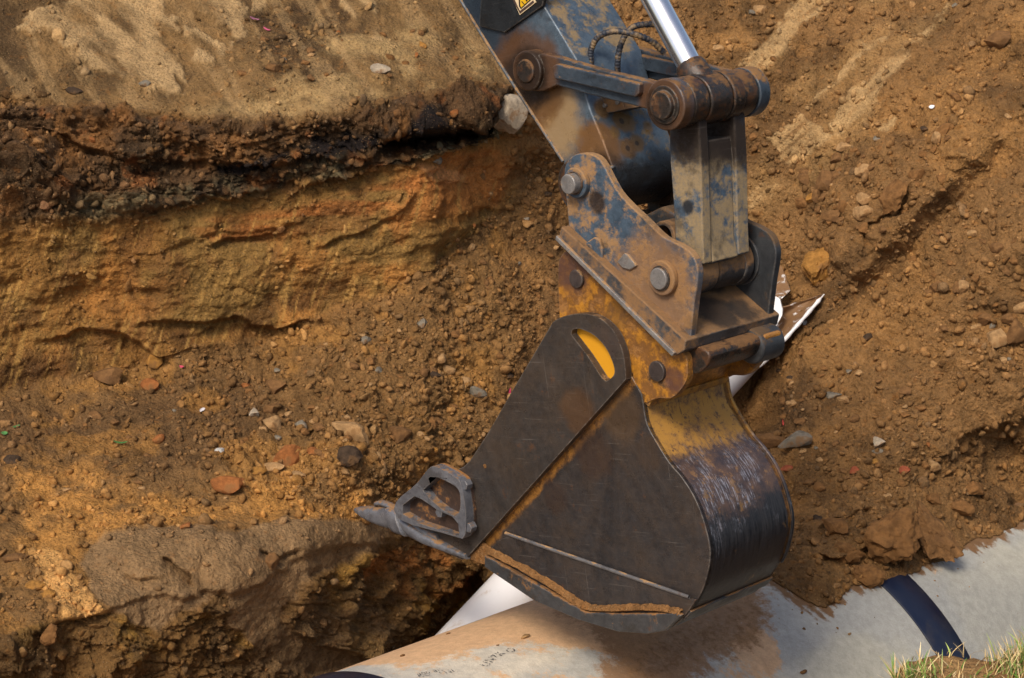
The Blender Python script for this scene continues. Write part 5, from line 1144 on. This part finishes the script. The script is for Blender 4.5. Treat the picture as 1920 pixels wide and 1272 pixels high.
# bits lying on the pipe
def on_pipe(name, uq, vq, size, key, label):
    k_, t_, h_, Pq = pipe_hit(np.array([float(uq)]), np.array([float(vq)])); h_ = float(h_[0]); nrm = math.cos(h_) * PT + math.sin(h_) * PN; _seed[0] += 1
    V = rock_shape(ICO[2][0], _seed[0], (size * 1.5, size * .8, size * .5)); Yv = np.cross(nrm, PD); V = V[:, :1] * PD + V[:, 1:2] * Yv + V[:, 2:] * nrm
    me = mesh_np(name, V, ICO[2][1], False); o = obj(name, me, rock_mat(key, *KCOL[key])); o.location = Vector(Pq[0] + nrm * size * .3); tag(o, label, 'crumb')
on_pipe('soil_crumb', 893, 1154, .014, 'brown', 'dark soil crumb where the two pipes cross'); on_pipe('soil_crumb', 900, 1158, .009, 'brown', 'smaller soil crumb right of the one where the pipes cross')
on_pipe('soil_crumb', 836, 1183, .009, 'brown', 'upper of two soil crumbs on the pipe rim'); on_pipe('soil_crumb', 841, 1189, .009, 'brown', 'lower of two soil crumbs on the pipe rim')
on_pipe('wood_chip', 985, 1196, .016, 'tan', 'curled orange wood chip lying on the dusty pipe'); on_pipe('soil_crumb', 933, 1211, .006, 'brown', 'tiny dark crumb left of the wood chip')
on_pipe('soil_crumb', 755, 1231, .010, 'brown', 'brown crumb near the left end of the pipe'); on_pipe('soil_crumb', 1592, 1190, .010, 'tan', 'tan crumb on the clean part of the pipe')
on_pipe('soil_crumb', 1505, 1262, .016, 'brown', 'brown flake on the pipe at the bottom edge of the photo')

# ------------------------------------------------------------ near bank with grass
bx = np.linspace(-2.5, 4.2, 260); by = np.linspace(-1.5, 5.3, 300); BX, BY = np.meshgrid(bx, by)
crest = np.interp(BX, [-2.5, 0, .75, .95, 1.05, 1.2, 1.35, 1.6, 2.4, 4.2], [3.5, 3.9, 4.1, 4.36, 4.60, 4.63, 4.63, 4.74, 4.95, 5.6])
topz = np.interp(BX, [-2.5, .8, 1.0, 1.2, 1.6, 4.2], [.25, .45, .55, .565, .60, .7])
BZ = topz + .02 * fbm(np.stack([BX * 4, BY * 4, 0 * BX], -1), 4, 300) + .014 * fbm(np.stack([BX * 17, BY * 17, 0 * BX], -1), 3, 301)
dd = BY - crest - .05 * fbm(np.stack([BX * 6, BY * 3, 0 * BX], -1), 3, 302); BZ = np.where(dd > 0, BZ - np.clip(dd * 3.2, 0, 1.7), BZ) - np.clip(.9 - BY * .25, 0, 3) * .4
ii, jj = np.meshgrid(np.arange(299), np.arange(259), indexing='ij'); a_ = ii * 260 + jj
me = mesh_np('grass_bank', np.stack([BX, BY, BZ], -1).reshape(-1, 3), np.stack([a_, a_ + 1, a_ + 261, a_ + 260], -1).reshape(-1, 4))
bc = np.zeros(BX.shape + (3,)) + lin((142, 104, 66)); bc = cmix(bc, lin((180, 142, 92)) + 0 * bc, sst(-.1, .3, fbm(np.stack([BX * 9, BY * 9, 0 * BX], -1), 4, 303)) * .6)
set_col(me, 'col', bc.reshape(-1, 3)); tag(obj('grass_bank', me, soil_mat('bank_soil')), 'near bank of tan soil under the grass', None, None, 'structure')
def blades(name, n, seed, cols, hmin, hmax, clumps, label, wd=.0024):
    r = np.random.default_rng(seed); m = 7; VV, FF, CC = [], [], []
    cl = np.array([lin(x) for x in cols])
    for k in range(n):
        cx, cy, sp_, hs = clumps[r.integers(len(clumps))]
        x = cx + r.normal() * sp_; y = cy + r.normal() * sp_ * .8; i = int(np.clip((y + 1.5) / 6.8 * 299, 0, 299)); j = int(np.clip((x + 2.5) / 6.7 * 259, 0, 259)); z = BZ[i, j]
        if y > crest[i, j] + .06: continue
        h = r.uniform(hmin, hmax) * hs; az = r.uniform(0, 2 * math.pi); lean = r.uniform(.1, 1.0) * h; cur = r.uniform(.2, 1.2); dx_, dy_ = math.cos(az), math.sin(az)
        col = cl[r.integers(len(cl))] * r.uniform(.7, 1.3); b0 = len(VV) * 1
        for q in range(m):
            t = q / (m - 1); px_ = x + dx_ * lean * t ** (1 + cur); py_ = y + dy_ * lean * t ** (1 + cur); pz_ = z - .006 + h * t * (1 - .25 * t * cur); ww = wd * (1 - t ** 2.2) * r.uniform(.9, 1.1) + .0002
            VV.append((px_ - dy_ * ww, py_ + dx_ * ww, pz_)); VV.append((px_ + dy_ * ww, py_ - dx_ * ww, pz_ + ww * .3)); CC += [col * (.8 + .4 * t)] * 2
            if q: FF.append((b0 + 2 * q - 2, b0 + 2 * q - 1, b0 + 2 * q + 1, b0 + 2 * q))
    me = mesh_np(name, np.array(VV), np.array(FF)); set_col(me, 'col', np.array(CC))
    b = NB(name + '_blade'); m_ = b.done(b.attr('col'), .55, 0, None, .3); b.p.inputs['Subsurface Weight'].default_value = 0
    return tag(obj(name, me, m_), label, None, None, 'stuff')
CL = [(1.06, 4.55, .03, 1.1), (1.11, 4.53, .03, 1.0), (1.42, 4.59, .04, 1.1), (1.37, 4.55, .03, 1.2), (1.48, 4.63, .05, 1.1), (1.22, 4.49, .08, .6), (1.5, 4.51, .07, 1.1)]
blades('grass', 300, 1, [(104, 134, 50), (126, 150, 66), (88, 120, 46), (146, 160, 84), (96, 112, 50)], .03, .075, CL, 'green grass tufts on the near bank at the bottom right corner')
blades('dry_grass', 800, 2, [(206, 178, 124), (184, 150, 96), (170, 140, 92), (214, 190, 140)], .025, .075, CL + [(1.22, 4.66, .09, .9), (1.30, 4.70, .05, .8), (.98, 4.6, .05, .6)], 'dry straw-coloured grass mixed into the tufts on the near bank', .0015)
